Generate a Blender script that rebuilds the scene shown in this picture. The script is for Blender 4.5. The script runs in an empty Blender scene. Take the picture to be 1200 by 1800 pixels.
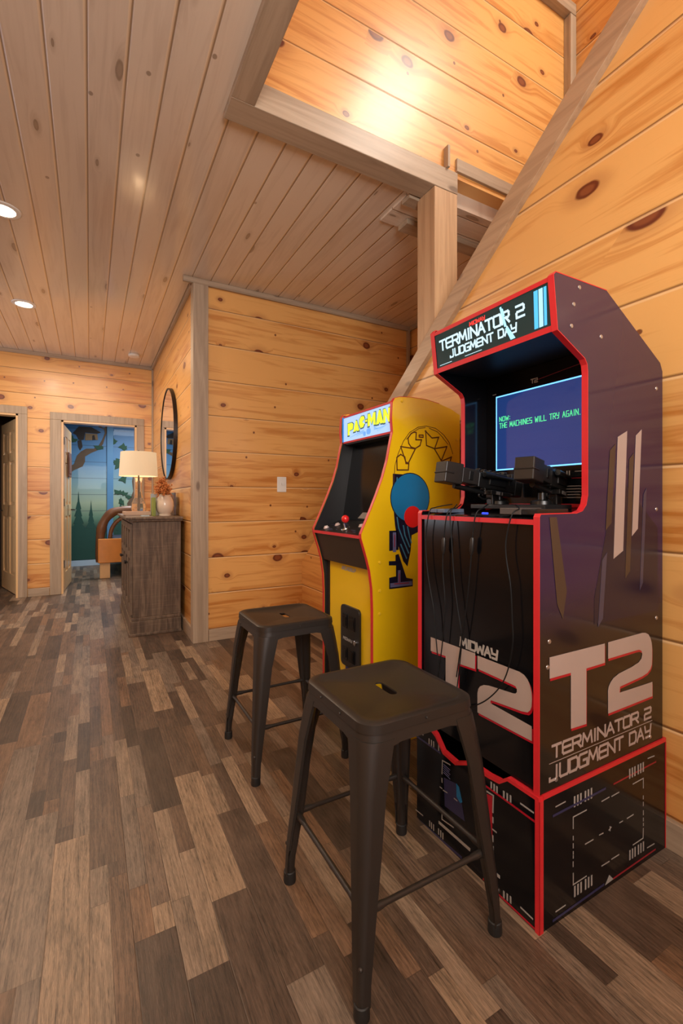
import bpy, bmesh, math, random
from mathutils import Vector, Matrix
from mathutils.geometry import tessellate_polygon
random.seed(7)
C = bpy.context.scene.collection
S = bpy.context.scene

# ------------------------------------------------------------------ camera, light, exposure
YAW = math.atan(442 / 800)
cam_data = bpy.data.cameras.new('camera'); cam = bpy.data.objects.new('camera', cam_data); C.objects.link(cam)
cam_data.sensor_fit = 'VERTICAL'; cam_data.sensor_height = 36; cam_data.sensor_width = 24
cam_data.lens = 16.0; cam_data.shift_y = -19 / 1800
cam.location = (0, 0, 1.06); cam.rotation_euler = (math.pi / 2, 0, -YAW)
cam_data.clip_start = 0.02
S.camera = cam
S.view_settings.view_transform = 'Standard'; S.view_settings.look = 'None'
S.view_settings.gamma = 1; S.view_settings.use_curve_mapping = False
S.view_settings.exposure = 0.38
S.render.engine = 'CYCLES'
S.cycles.use_denoising = True
S.cycles.max_bounces = 8; S.cycles.diffuse_bounces = 4; S.cycles.glossy_bounces = 4
S.cycles.sample_clamp_indirect = 6

w = bpy.data.worlds.new('world'); S.world = w; w.use_nodes = True
w.node_tree.nodes['Background'].inputs[0].default_value = (1.0, 0.85, 0.7, 1)
w.node_tree.nodes['Background'].inputs[1].default_value = 0.05

def lamp(name, kind, loc, rot, energy, color, size=None, size_y=None, spot=None):
    l = bpy.data.lights.new(name, kind); l.energy = energy; l.color = color
    if kind == 'AREA':
        l.shape = 'RECTANGLE' if size_y else 'DISK'; l.size = size
        if size_y: l.size_y = size_y
    elif size: l.shadow_soft_size = size
    if spot: l.spot_size = spot; l.spot_blend = 0.6
    o = bpy.data.objects.new(name, l); C.objects.link(o); o.location = loc; o.rotation_euler = rot
    return o
R = math.radians
WARM = (1.0, 0.80, 0.58); SOFT = (0.98, 0.97, 1.0)
for x, y in ((-0.46, 4.66), (-0.46, 3.21), (-0.46, -1.14), (-2.0, 1.0)):
    lamp('can_light', 'AREA', (x, y, 2.69), (0, 0, 0), 9, WARM, 0.13)
lamp('room_fill_light', 'AREA', (-0.6, -2.6, 1.7), (R(90), 0, 0), 26, SOFT, 2.6, 1.8)  # added soft fill from behind the camera, no window modelled there
lamp('side_window_light', 'AREA', (-2.45, 5.3, 1.35), (0, R(-90), 0), 16, (0.75, 0.87, 1.0), 1.2, 1.3)
lamp('loft_light', 'AREA', (2.5, 0.0, 4.6), (R(24), 0, 0), 52, (1.0, 0.92, 0.80), 0.8, 1.2)
lamp('ceiling_fill_light', 'AREA', (0.1, -1.0, 1.9), (R(124), 0, 0), 46, (1.0, 0.96, 0.92), 1.0, 1.0)  # added unseen fill, tilted up and forward to brighten the ceiling
lamp('great_room_fill', 'AREA', (-0.5, -0.6, 2.66), (0, 0, 0), 17, (1.0, 0.93, 0.84), 1.6, 1.6)  # added broad soft fill in place of single overhead cans
lamp('hall_light', 'AREA', (-0.3, 4.4, 2.66), (0, 0, 0), 16, WARM, 1.0, 2.4)
lamp('bedroom_light', 'AREA', (0.8, 7.3, 2.4), (0, 0, 0), 48, (0.85, 0.93, 1.0), 0.8, 0.8)

# ------------------------------------------------------------------ shader helpers
class NT:
    def __init__(s, name):
        s.m = bpy.data.materials.new(name); s.m.use_nodes = True
        s.t = s.m.node_tree; s.t.nodes.clear()
        s.out = s.t.nodes.new('ShaderNodeOutputMaterial'); s.b = s.t.nodes.new('ShaderNodeBsdfPrincipled')
        s.t.links.new(s.b.outputs[0], s.out.inputs[0])
    def n(s, k, **kw):
        q = s.t.nodes.new('ShaderNode' + k)
        for a, v in kw.items(): setattr(q, a, v)
        return q
    def set(s, sock, v):
        if hasattr(v, 'is_output'): s.t.links.new(v, sock)
        elif v is not None: sock.default_value = v
    def math(s, op, a, b=None, c=None, clamp=False):
        q = s.n('Math', operation=op, use_clamp=clamp)
        for i, v in enumerate((a, b, c)):
            if v is not None: s.set(q.inputs[i], v)
        return q.outputs[0]
    def comb(s, x, y, z):
        q = s.n('CombineXYZ'); s.set(q.inputs[0], x); s.set(q.inputs[1], y); s.set(q.inputs[2], z); return q.outputs[0]
    def noise(s, vec, scale, detail=3, rough=0.5, dist=0.0):
        q = s.n('TexNoise'); s.set(q.inputs['Vector'], vec); q.inputs['Scale'].default_value = scale
        q.inputs['Detail'].default_value = detail; q.inputs['Roughness'].default_value = rough; q.inputs['Distortion'].default_value = dist
        return q.outputs[0]
    def white(s, vec):
        q = s.n('TexWhiteNoise', noise_dimensions='3D'); s.set(q.inputs['Vector'], vec); return q.outputs[0]
    def ramp(s, f, stops, interp='LINEAR'):
        q = s.n('ValToRGB'); s.set(q.inputs[0], f); e = q.color_ramp; e.interpolation = interp
        while len(e.elements) < len(stops): e.elements.new(0.5)
        for el, (p, c) in zip(e.elements, stops):
            el.position = p; el.color = (c, c, c, 1) if isinstance(c, (int, float)) else (*c, 1)
        return q.outputs[0]
    def mix(s, f, a, b, mode='MIX'):
        q = s.n('Mix', data_type='RGBA', blend_type=mode); s.set(q.inputs[0], f)
        for i, v in ((6, a), (7, b)):
            if isinstance(v, tuple): v = (*v, 1) if len(v) == 3 else v
            s.set(q.inputs[i], v)
        return q.outputs[2]
    def step(s, v, a, b):
        q = s.n('MapRange', interpolation_type='SMOOTHSTEP'); s.set(q.inputs[0], v)
        q.inputs[1].default_value = a; q.inputs[2].default_value = b
        return q.outputs[0]
    def pos(s):
        q = s.n('SeparateXYZ'); g = s.n('NewGeometry'); s.t.links.new(g.outputs['Position'], q.inputs[0]); return q.outputs
    def bump(s, h, strength, dist=0.01):
        q = s.n('Bump'); s.set(q.inputs['Height'], h); q.inputs['Strength'].default_value = strength; q.inputs['Distance'].default_value = dist
        s.t.links.new(q.outputs[0], s.b.inputs['Normal'])
    def p(s, **kw):
        for k, v in kw.items():
            k = {'color': 'Base Color', 'rough': 'Roughness', 'metal': 'Metallic', 'coat': 'Coat Weight', 'spec': 'Specular IOR Level',
                 'coat_rough': 'Coat Roughness', 'emit': 'Emission Color', 'emit_s': 'Emission Strength', 'trans': 'Transmission Weight', 'alpha': 'Alpha'}.get(k, k)
            if isinstance(v, tuple) and len(v) == 3: v = (*v, 1)
            s.set(s.b.inputs[k], v)
        return s.m

def flat(name, color, rough=0.45, metal=0, coat=0, emit=None, emit_s=0, var=0.06, **kw):
    t = NT(name)
    if var and not emit:
        g = t.n('TexCoord'); f = t.noise(g.outputs['Object'], 9, 3)
        c = t.mix(f, tuple(max(0, x * (1 - var)) for x in color), tuple(min(1, x * (1 + var)) for x in color))
    else: c = color
    t.p(color=c, rough=rough, metal=metal, coat=coat, **kw)
    if emit: t.p(emit=emit, emit_s=emit_s)
    return t.m

def board_material(name, u, v, pitch, origin, light, dark, knot, ring, groove, rough=0.3, knots=0.5, cell=0.45, highlight_col=None, gw=0.004, coat=0.3, coat_rough=0.12, grain=1.0, endj=None):
    t = NT(name); P = t.pos(); ax = {'x': 0, 'y': 1, 'z': 2}
    U, V = P[ax[u]], P[ax[v]]
    b = t.math('DIVIDE', t.math('SUBTRACT', V, origin), pitch)
    idx = t.math('FLOOR', b); fr = t.math('FRACT', b)
    r1 = t.white(t.comb(idx, 3.1, 0.7)); r2 = t.white(t.comb(idx, 9.7, 2.2))
    uo = t.math('ADD', U, t.math('MULTIPLY', r2, 23.0))
    # knots
    kv = t.comb(t.math('DIVIDE', uo, cell), t.math('MULTIPLY', b, pitch / 0.27 if pitch > 0.2 else 1.0), 0.0)
    vo = t.n('TexVoronoi', voronoi_dimensions='2D', feature='F1'); t.set(vo.inputs['Vector'], kv); vo.inputs['Scale'].default_value = 1.0; vo.inputs['Randomness'].default_value = 1.0
    wob = t.noise(kv, 5.0, 2); d = t.math('ADD', vo.outputs['Distance'], t.math('MULTIPLY', t.math('SUBTRACT', wob, 0.5), 0.05))
    sep = t.n('SeparateColor'); t.t.links.new(vo.outputs['Color'], sep.inputs[0])
    has = t.math('LESS_THAN', sep.outputs[0], knots)
    rad = t.math('ADD', 0.032, t.math('MULTIPLY', t.math('POWER', sep.outputs[1], 1.4), 0.095))
    q = t.math('DIVIDE', d, rad)
    kn = t.math('MULTIPLY', t.step(q, 1.15, 0.85), has)
    halo = t.math('MULTIPLY', t.step(q, 2.8, 1.0), has)
    core = t.math('MULTIPLY', t.step(q, 0.75, 0.45), has)
    # small knots
    v2 = t.n('TexVoronoi', voronoi_dimensions='2D', feature='F1'); t.set(v2.inputs['Vector'], t.comb(t.math('DIVIDE', uo, cell * 0.5), t.math('MULTIPLY', V, 5.0), 0.0)); v2.inputs['Scale'].default_value = 1.0
    s2 = t.n('SeparateColor'); t.t.links.new(v2.outputs['Color'], s2.inputs[0])
    kn2 = t.math('MULTIPLY', t.step(v2.outputs['Distance'], 0.055, 0.035), t.math('LESS_THAN', s2.outputs[1], knots * 0.22))
    # grain bends around knots
    bend = t.math('MULTIPLY', t.step(q, 4.0, 0.5), 0.05)
    vv = t.math('ADD', V, t.math('MULTIPLY', bend, has))
    g1 = t.noise(t.comb(t.math('MULTIPLY', uo, 0.9), t.math('MULTIPLY', vv, 13), idx), 1.6, 4, 0.55, 0.9)
    g2 = t.noise(t.comb(t.math('MULTIPLY', uo, 3.0), t.math('MULTIPLY', vv, 130), idx), 1.0, 2, 0.6, 0.3)
    big = t.noise(t.comb(t.math('MULTIPLY', uo, 1.1), t.math('MULTIPLY', V, 2.5), t.math('MULTIPLY', r1, 9)), 1.2, 2)
    f = t.math('ADD', t.math('MULTIPLY', t.step(g1, 0.42, 0.68), 0.75 * grain), t.math('MULTIPLY', t.math('SUBTRACT', g2, 0.5), 0.5 * grain))
    f = t.math('ADD', f, t.math('ADD', t.math('MULTIPLY', t.math('SUBTRACT', r1, 0.5), 0.55), t.math('MULTIPLY', t.math('SUBTRACT', big, 0.5), 1.0)), clamp=True)
    c = t.mix(f, light, dark)
    c = t.mix(t.math('MULTIPLY', halo, 0.35), c, ring)
    c = t.mix(kn, c, knot); c = t.mix(t.math('MULTIPLY', core, 0.6), c, ring)
    c = t.mix(t.math('MULTIPLY', kn2, 0.9), c, knot)
    e = t.math('MULTIPLY', t.math('MINIMUM', fr, t.math('SUBTRACT', 1, fr)), pitch)
    gm = t.step(e, gw, gw * 0.45)
    if highlight_col is not None:  # bevel highlight painted into the colour along one edge of each board
        lip = t.math('MULTIPLY', t.step(fr, 1 - 2.6 * gw / pitch, 1 - 1.6 * gw / pitch), 0.5)
        lip = t.math('MULTIPLY', t.math('MULTIPLY', t.step(e, gw * 3.2, gw * 2.2), 0.75), t.math('GREATER_THAN', fr, 0.5))
        c = t.mix(lip, c, highlight_col)
    c = t.mix(t.math('MULTIPLY', gm, 0.8), c, groove)
    h = t.math('ADD', t.step(e, 0.0, gw * 2.0), t.math('MULTIPLY', g1, 0.05))
    t.bump(h, 0.8, 0.004)
    t.p(color=c, rough=t.math('ADD', rough, t.math('MULTIPLY', g2, 0.08)), coat=coat, coat_rough=coat_rough)
    return t.m

PL, PD = (0.78, 0.415, 0.130), (0.53, 0.195, 0.036)
KN, KR, GR = (0.14, 0.028, 0.010), (0.30, 0.09, 0.028), (0.20, 0.075, 0.018)
BEVEL_HIGHLIGHT = (0.85, 0.56, 0.28)  # pale tone for the painted highlight on board bevels
pine_x = board_material('pine_boards_x', 'x', 'z', 0.2705, 0.090, PL, PD, KN, KR, GR, highlight_col=BEVEL_HIGHLIGHT, knots=0.62, cell=0.36, gw=0.0032, coat_rough=0.2)
pine_y = board_material('pine_boards_y', 'y', 'z', 0.2705, 0.090, PL, PD, KN, KR, GR, highlight_col=BEVEL_HIGHLIGHT, knots=0.42, cell=0.5)
ceil_y = board_material('whitewashed_ceiling_boards', 'y', 'x', 0.135, -0.0095, (0.74, 0.62, 0.50), (0.60, 0.475, 0.37), (0.33, 0.24, 0.17), (0.42, 0.31, 0.22), (0.22, 0.12, 0.05), knots=0.22, cell=0.5, gw=0.0042, highlight_col=(0.86, 0.66, 0.44), coat=1.0, coat_rough=0.12, grain=0.75)
ceil_x = board_material('whitewashed_soffit_boards', 'x', 'y', 0.135, 1.85, (0.74, 0.62, 0.50), (0.60, 0.475, 0.37), (0.33, 0.24, 0.17), (0.42, 0.31, 0.22), (0.22, 0.12, 0.05), knots=0.16, cell=0.5, gw=0.0032, coat=0.5)

def trim_material(name, along, base=(0.44, 0.335, 0.235), dark=(0.27, 0.195, 0.13)):
    t = NT(name); P = t.pos(); k = {'x': (0.7, 14, 14), 'y': (14, 0.7, 14), 'z': (14, 14, 0.7)}[along]
    v = t.comb(*[t.math('MULTIPLY', P[i], k[i]) for i in range(3)])
    g = t.noise(v, 1.6, 5, 0.6, 1.0); g2 = t.noise(v, 7, 3, 0.6)
    f = t.math('ADD', t.math('MULTIPLY', t.step(g, 0.35, 0.7), 0.7), t.math('MULTIPLY', t.math('SUBTRACT', g2, 0.5), 0.6), clamp=True)
    c = t.mix(f, base, dark)
    vo = t.n('TexVoronoi', feature='F1'); t.set(vo.inputs['Vector'], t.comb(*[t.math('MULTIPLY', P[i], (2.4 if k[i] < 1 else 6)) for i in range(3)])); vo.inputs['Scale'].default_value = 1
    sp = t.n('SeparateColor'); t.t.links.new(vo.outputs['Color'], sp.inputs[0])
    km = t.math('MULTIPLY', t.step(vo.outputs['Distance'], 0.13, 0.06), t.math('LESS_THAN', sp.outputs[0], 0.4))
    c = t.mix(t.math('MULTIPLY', km, 0.8), c, (0.13, 0.08, 0.05))
    t.bump(g, 0.15, 0.003)
    return t.p(color=c, rough=0.42, coat=0.15, coat_rough=0.2)
trim_x, trim_y, trim_z = (trim_material('stained_trim_' + a, a) for a in 'xyz')

def floor_material():
    t = NT('plank_floor'); P = t.pos(); X, Y = P[0], P[1]
    W = 0.094; 
    def level(w, L, seed):
        a = t.math('DIVIDE', t.math('ADD', X, seed * 0.013), w); i = t.math('FLOOR', a)
        off = t.white(t.comb(i, seed, 1.3))
        l = t.math('DIVIDE', t.math('ADD', Y, t.math('MULTIPLY', off, 7.0)), L); j = t.math('FLOOR', l)
        r = t.white(t.comb(i, j, seed + 4.4)); rr = t.white(t.comb(i, j, seed + 8.8))
        fx, fy = t.math('FRACT', a), t.math('FRACT', l)
        ex = t.math('MULTIPLY', t.math('MINIMUM', fx, t.math('SUBTRACT', 1, fx)), w)
        ey = t.math('MULTIPLY', t.math('MINIMUM', fy, t.math('SUBTRACT', 1, fy)), L)
        return r, rr, t.math('MINIMUM', ex, ey)
    rA, sA, eA = level(W, 0.62, 0.0); rB, sB, eB = level(W / 2, 0.44, 0.0)
    pick = t.math('LESS_THAN', sA, 0.46)
    def sel(a, b): return t.math('ADD', t.math('MULTIPLY', a, pick), t.math('MULTIPLY', b, t.math('SUBTRACT', 1, pick)))
    r = sel(rA, rB); e = sel(eA, eB); sd = sel(sA, sB)
    c = t.ramp(r, [(0.0, (0.050, 0.033, 0.023)), (0.2, (0.075, 0.048, 0.033)), (0.4, (0.105, 0.066, 0.043)), (0.55, (0.150, 0.085, 0.048)),
                   (0.70, (0.135, 0.098, 0.072)), (0.86, (0.185, 0.130, 0.088)), (1.0, (0.25, 0.168, 0.105))])
    uu = t.comb(t.math('ADD', t.math('MULTIPLY', X, 20), t.math('MULTIPLY', sd, 40)), t.math('MULTIPLY', Y, 1.5), t.math('MULTIPLY', r, 20))
    g = t.noise(uu, 1.6, 4, 0.6, 1.6)
    uf = t.comb(t.math('MULTIPLY', X, 330), t.math('MULTIPLY', Y, 22), t.math('MULTIPLY', r, 30))
    gf = t.noise(uf, 1.0, 3, 0.65, 1.5)
    wv = t.n('TexWave', wave_type='RINGS', rings_direction='Y'); t.set(wv.inputs['Vector'], t.comb(t.math('ADD', t.math('MULTIPLY', X, 9), t.math('MULTIPLY', sd, 5)), t.math('MULTIPLY', Y, 1.1), r))
    wv.inputs['Scale'].default_value = 3.0; wv.inputs['Distortion'].default_value = 9; wv.inputs['Detail'].default_value = 3; wv.inputs['Detail Scale'].default_value = 1.3
    m = t.math('ADD', t.math('MULTIPLY', t.math('SUBTRACT', g, 0.5), 1.2), t.math('MULTIPLY', t.math('SUBTRACT', gf, 0.5), 2.6))
    m = t.math('ADD', m, t.math('MULTIPLY', t.math('SUBTRACT', wv.outputs[1], 0.5), 0.32))
    k = t.math('ADD', 1.0, t.math('MULTIPLY', m, 0.85))
    pores = t.step(t.noise(t.comb(t.math('MULTIPLY', X, 420), t.math('MULTIPLY', Y, 9), t.math('MULTIPLY', r, 11)), 1.0, 2, 0.5, 1.2), 0.54, 0.66)
    blot = t.noise(t.comb(t.math('MULTIPLY', X, 11), t.math('MULTIPLY', Y, 3.2), t.math('MULTIPLY', sd, 17)), 1.5, 4, 0.6, 0.8)
    k = t.math('ADD', k, t.math('SUBTRACT', t.math('MULTIPLY', t.math('SUBTRACT', blot, 0.5), 1.5), t.math('MULTIPLY', pores, 0.30)))
    k = t.math('MAXIMUM', t.math('ADD', k, 0.10), 0.25)
    hv = t.n('VectorMath', operation='SCALE'); t.t.links.new(c, hv.inputs[0]); t.t.links.new(k, hv.inputs['Scale'])
    c2 = t.mix(t.math('MULTIPLY', t.step(e, 0.0013, 0.0004), 0.45), hv.outputs[0], (0.03, 0.02, 0.014))
    t.bump(t.math('ADD', gf, t.math('MULTIPLY', t.step(e, 0.0, 0.002), 1.0)), 0.22, 0.002)
    return t.p(color=c2, rough=t.math('ADD', 0.33, t.math('MULTIPLY', gf, 0.16)), spec=0.45)
floor_mat = floor_material()

def weathered(name):
    t = NT(name); P = t.pos()
    g = t.noise(t.comb(t.math('MULTIPLY', P[0], 16), t.math('MULTIPLY', P[1], 16), t.math('MULTIPLY', P[2], 1.4)), 2, 5, 0.65, 0.8)
    s = t.noise(t.comb(t.math('MULTIPLY', P[0], 5), t.math('MULTIPLY', P[1], 5), t.math('MULTIPLY', P[2], 150)), 1, 3, 0.6)
    f = t.math('ADD', t.math('MULTIPLY', t.step(g, 0.3, 0.72), 0.8), t.math('MULTIPLY', t.step(s, 0.5, 0.72), 0.25), clamp=True)
    t.bump(t.math('ADD', g, s), 0.3, 0.003)
    return t.p(color=t.mix(f, (0.065, 0.038, 0.022), (0.21, 0.14, 0.088)), rough=0.55)
weather = weathered('weathered_brown_wood')

M = dict(
    black=flat('matte_black', (0.012, 0.011, 0.011), 0.4), gloss=flat('gloss_black', (0.004, 0.004, 0.005), 0.14, coat=0.0, spec=0.35),
    red=flat('red_edging', (0.62, 0.022, 0.028), 0.35), stool=flat('gunmetal_paint', (0.027, 0.021, 0.017), 0.42, metal=0.2),
    rubber=flat('black_rubber', (0.012, 0.011, 0.010), 0.6), slot=flat('dark_slot', (0.004, 0.004, 0.004), 0.8),
    yellow=flat('yellow_panel', (0.80, 0.50, 0.008), 0.22, coat=0.3, var=0.02), darkbrown=flat('dark_panel', (0.035, 0.022, 0.016), 0.3),
    tan=flat('print_tan', (0.40, 0.31, 0.27), 0.25), pred=flat('print_red', (0.40, 0.008, 0.02), 0.25), pred2=flat('print_dark_red', (0.28, 0.012, 0.02), 0.3),
    grey=flat('print_grey', (0.36, 0.33, 0.30), 0.3), navy=flat('print_navy', (0.03, 0.028, 0.085), 0.3), blue=flat('print_blue', (0.012, 0.16, 0.36), 0.25),
    deep=flat('print_deep', (0.010, 0.009, 0.025), 0.25), line=flat('print_outline', (0.10, 0.03, 0.004), 0.4), cyan=flat('print_cyan', (0.05, 0.19, 0.30), 0.3),
    lav=flat('print_lavender', (0.13, 0.13, 0.26), 0.3), bright_red=flat('bright_red', (0.72, 0.015, 0.015), 0.2, coat=0.4), screw=flat('screw_steel', (0.45, 0.43, 0.42), 0.3, metal=0.8),
    bolt=flat('yellow_bolt', (0.80, 0.50, 0.02), 0.3), steel=flat('steel', (0.5, 0.5, 0.5), 0.25, metal=1), gun=flat('gun_plastic', (0.006, 0.006, 0.006), 0.3),
    gun2=flat('gun_plastic_grey', (0.012, 0.010, 0.009), 0.4), sensor=flat('grey_module', (0.10, 0.13, 0.19), 0.35), module=flat('dark_grey_module', (0.075, 0.062, 0.054), 0.4),
    white=flat('white_plastic', (0.78, 0.76, 0.72), 0.35), button=flat('button_white', (0.75, 0.62, 0.58), 0.3), cable=flat('black_cable', (0.004, 0.004, 0.004), 0.5, spec=0.25),
    doorw=flat('pine_door', (0.66, 0.42, 0.20), 0.3, coat=0.3, var=0.12), jamb=flat('pine_jamb', (0.78, 0.50, 0.24), 0.3, coat=0.3, var=0.1), hinge=flat('dark_bronze', (0.02, 0.014, 0.012), 0.4, metal=0.5),
    plaque=flat('brown_plaque', (0.15, 0.055, 0.03), 0.5, var=0.2), shade=None, ceramic=flat('cream_ceramic', (0.74, 0.62, 0.50), 0.25, coat=0.3), glass=None,
    twig=flat('dried_flowers', (0.50, 0.17, 0.04), 0.7, var=0.3), twigd=flat('dried_stems', (0.28, 0.11, 0.03), 0.7), green=flat('green_cover', (0.20, 0.25, 0.03), 0.5, var=0.5), teal=flat('pale_blue_card', (0.35, 0.42, 0.45), 0.4),
    paper=flat('cream_paper', (0.66, 0.52, 0.40), 0.6), traywood=flat('tray_wood', (0.50, 0.33, 0.22), 0.45, var=0.1), frame_dark=flat('dark_frame', (0.06, 0.02, 0.012), 0.3, coat=0.4),
    orangewood=flat('orange_pine', (0.62, 0.23, 0.04), 0.3, coat=0.3, var=0.2), log=flat('brown_log', (0.17, 0.065, 0.026), 0.45, var=0.5), pinelight=flat('pale_pine', (0.70, 0.42, 0.20), 0.4),
    trim_white=flat('aluminium_trim', (0.70, 0.62, 0.50), 0.3, metal=0.2), mirror=flat('mirror_glass', (0.92, 0.92, 0.92), 0.02, metal=1, var=0),
    bark=flat('mural_bark', (0.10, 0.055, 0.028), 0.7, var=0.3), barkd=flat('mural_bark_dark', (0.025, 0.014, 0.010), 0.7), hut=flat('mural_hut', (0.22, 0.13, 0.06), 0.7), leaf=flat('mural_leaf', (0.012, 0.06, 0.03), 0.7, var=0.3),
    pinetree=flat('mural_pine', (0.008, 0.055, 0.040), 0.7), basew=flat('pale_baseboard', (0.40, 0.50, 0.60), 0.5),
)
t = NT('lit_shade'); P_ = t.pos()
M['shade'] = t.p(color=(0.52, 0.44, 0.34), rough=0.8, emit=(1.0, 0.70, 0.38), emit_s=0.27)
t = NT('clear_glass'); M['glass'] = t.p(color=(1.0, 0.9, 0.8), rough=0.05, trans=0.9)
M['bulb'] = flat('bulb', (1, 1, 1), emit=(1, 0.75, 0.45), emit_s=6)
M['led'] = flat('led_disc', (1, 1, 1), emit=(1, 0.84, 0.62), emit_s=9)
M['marq_bg'] = flat('marquee_lit_dark', (0.01, 0.02, 0.02), 0.15, emit=(0.01, 0.035, 0.035), emit_s=0.5)
M['marq_txt'] = flat('marquee_text', (0.3, 0.4, 0.45), emit=(0.40, 0.62, 0.72), emit_s=0.95)
M['marq_red'] = flat('marquee_red', (0.4, 0.02, 0.02), emit=(0.75, 0.03, 0.02), emit_s=0.8)
M['marq_blue'] = flat('marquee_blue', (0.05, 0.3, 0.5), emit=(0.05, 0.36, 0.75), emit_s=0.9)
M['marq_blue2'] = flat('marquee_pale_blue', (0.2, 0.5, 0.7), emit=(0.30, 0.65, 0.90), emit_s=0.9)
M['pac_bg'] = flat('marquee_lit_blue', (0.3, 0.5, 0.8), 0.2, emit=(0.34, 0.56, 0.95), emit_s=0.62)
M['pac_edge'] = flat('marquee_edge_blue', (0.02, 0.15, 0.4), 0.2, emit=(0.02, 0.16, 0.45), emit_s=0.5)
M['pac_yel'] = flat('marquee_yellow', (0.5, 0.6, 0.02), emit=(0.55, 0.68, 0.01), emit_s=0.85)
M['pac_ink'] = flat('marquee_ink', (0.02, 0.1, 0.15), emit=(0.02, 0.07, 0.12), emit_s=0.5)
M['pac_streak'] = flat('marquee_streak', (0.1, 0.3, 0.7), emit=(0.10, 0.30, 0.75), emit_s=0.7)
M['screen'] = flat('screen_blue', (0.006, 0.01, 0.05), 0.1, coat=0.6, emit=(0.014, 0.045, 0.19), emit_s=0.7, var=0)
M['scr_line'] = flat('screen_border', (0.1, 0.4, 0.8), emit=(0.16, 0.50, 1.0), emit_s=1.3)
M['scr_txt'] = flat('screen_text', (0.05, 0.5, 0.2), emit=(0.10, 0.80, 0.30), emit_s=0.8)
M['blue_led'] = flat('blue_led', (0.02, 0.05, 0.6), emit=(0.02, 0.06, 0.9), emit_s=0.8)
M['umber'] = flat('print_umber', (0.055, 0.035, 0.025), 0.25); M['slate'] = flat('print_slate', (0.05, 0.045, 0.075), 0.25)
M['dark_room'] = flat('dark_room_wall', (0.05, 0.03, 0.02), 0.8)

t = NT('cabinet_side_print'); P_ = t.pos()
c_ = t.ramp(t.math('DIVIDE', P_[2], 1.7), [(0.36, (0.018, 0.012, 0.008)), (0.42, (0.020, 0.014, 0.014)), (0.50, (0.028, 0.014, 0.050)), (0.60, (0.026, 0.014, 0.050)), (0.75, (0.034, 0.017, 0.040)), (0.95, (0.046, 0.020, 0.042))])
M['side'] = t.p(color=c_, rough=0.12, spec=0.45)

# mural paint: night sky fading to a pale green horizon and dark ground (a painted wall)
t = NT('mural_paint'); P_ = t.pos()
nn = t.noise(t.comb(P_[0], 0.0, P_[2]), 2.2, 3)
h_ = t.math('ADD', t.math('DIVIDE', P_[2], 2.6), t.math('MULTIPLY', t.math('SUBTRACT', nn, 0.5), 0.06))
c_ = t.ramp(h_, [(0.0, (0.010, 0.030, 0.022)), (0.24, (0.012, 0.060, 0.040)), (0.30, (0.10, 0.20, 0.13)), (0.40, (0.30, 0.36, 0.24)), (0.52, (0.20, 0.32, 0.34)), (0.66, (0.07, 0.20, 0.36)), (0.95, (0.018, 0.10, 0.27))])
fz = t.math('FRACT', t.math('DIVIDE', t.math('SUBTRACT', P_[2], 0.09), 0.27)); 
ee = t.math('MULTIPLY', t.math('MINIMUM', fz, t.math('SUBTRACT', 1, fz)), 0.27)
c_ = t.mix(t.math('MULTIPLY', t.step(ee, 0.007, 0.003), 0.6), c_, (0.01, 0.03, 0.06))
M['mural'] = t.p(color=c_, rough=0.5, coat=0.1)

# ------------------------------------------------------------------ mesh helpers
def obj(name, bm, mat, parent=None, smooth=False, bevel=0, bseg=2):
    bmesh.ops.recalc_face_normals(bm, faces=bm.faces)
    me = bpy.data.meshes.new(name); bm.to_mesh(me); bm.free()
    o = bpy.data.objects.new(name, me); C.objects.link(o)
    for m in (mat if isinstance(mat, (list, tuple)) else [mat]): me.materials.append(m)
    if smooth:
        for p in me.polygons: p.use_smooth = True
        try: me.set_sharp_from_angle(angle=R(40))
        except Exception: pass
    if parent: o.parent = parent
    if bevel:
        md = o.modifiers.new('bevel', 'BEVEL'); md.width = bevel; md.segments = bseg; md.limit_method = 'ANGLE'; md.angle_limit = R(40)
    return o
def thing(name, label, cat, group=None, loc=(0, 0, 0)):
    o = bpy.data.objects.new(name, None); C.objects.link(o); o.location = loc; o.empty_display_size = 0.05
    o['label'] = label; o['category'] = cat
    if group: o['group'] = group
    return o
def tag(o, label, cat, group=None):
    o['label'] = label; o['category'] = cat
    if group: o['group'] = group
    return o
def struct(name, bm, mat, parent=None, **kw):
    o = obj(name, bm, mat, parent, **kw); o['kind'] = 'structure'; return o
def box(bm, a, b, mi=0):
    vs = [bm.verts.new((x, y, z)) for x in (a[0], b[0]) for y in (a[1], b[1]) for z in (a[2], b[2])]
    for f in ((0, 1, 3, 2), (4, 6, 7, 5), (0, 4, 5, 1), (2, 3, 7, 6), (0, 2, 6, 4), (1, 5, 7, 3)):
        bm.faces.new([vs[i] for i in f]).material_index = mi
    return vs
def B(*boxes):
    bm = bmesh.new()
    for a, b in boxes: box(bm, a, b)
    return bm
AX = {'x': lambda p, d: (d, p[0], p[1]), 'y': lambda p, d: (p[0], d, p[1]), 'z': lambda p, d: (p[0], p[1], d)}
def prism(bm, pts, ax, d0, d1):
    """closed solid of the 2D outline pts between d0 and d1 along axis ax"""
    f = AX[ax]
    a = [bm.verts.new(f(p, d0)) for p in pts]; b = [bm.verts.new(f(p, d1)) for p in pts]
    tr = tessellate_polygon([[Vector((p[0], p[1], 0)) for p in pts]])
    for t3 in tr:
        for s in (a, b):
            try: bm.faces.new([s[i] for i in t3])
            except ValueError: pass
    n = len(pts)
    for i in range(n):
        try: bm.faces.new((a[i], a[(i + 1) % n], b[(i + 1) % n], b[i]))
        except ValueError: pass
    return bm
def PR(pts, ax, d0, d1): return prism(bmesh.new(), pts, ax, d0, d1)
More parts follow.
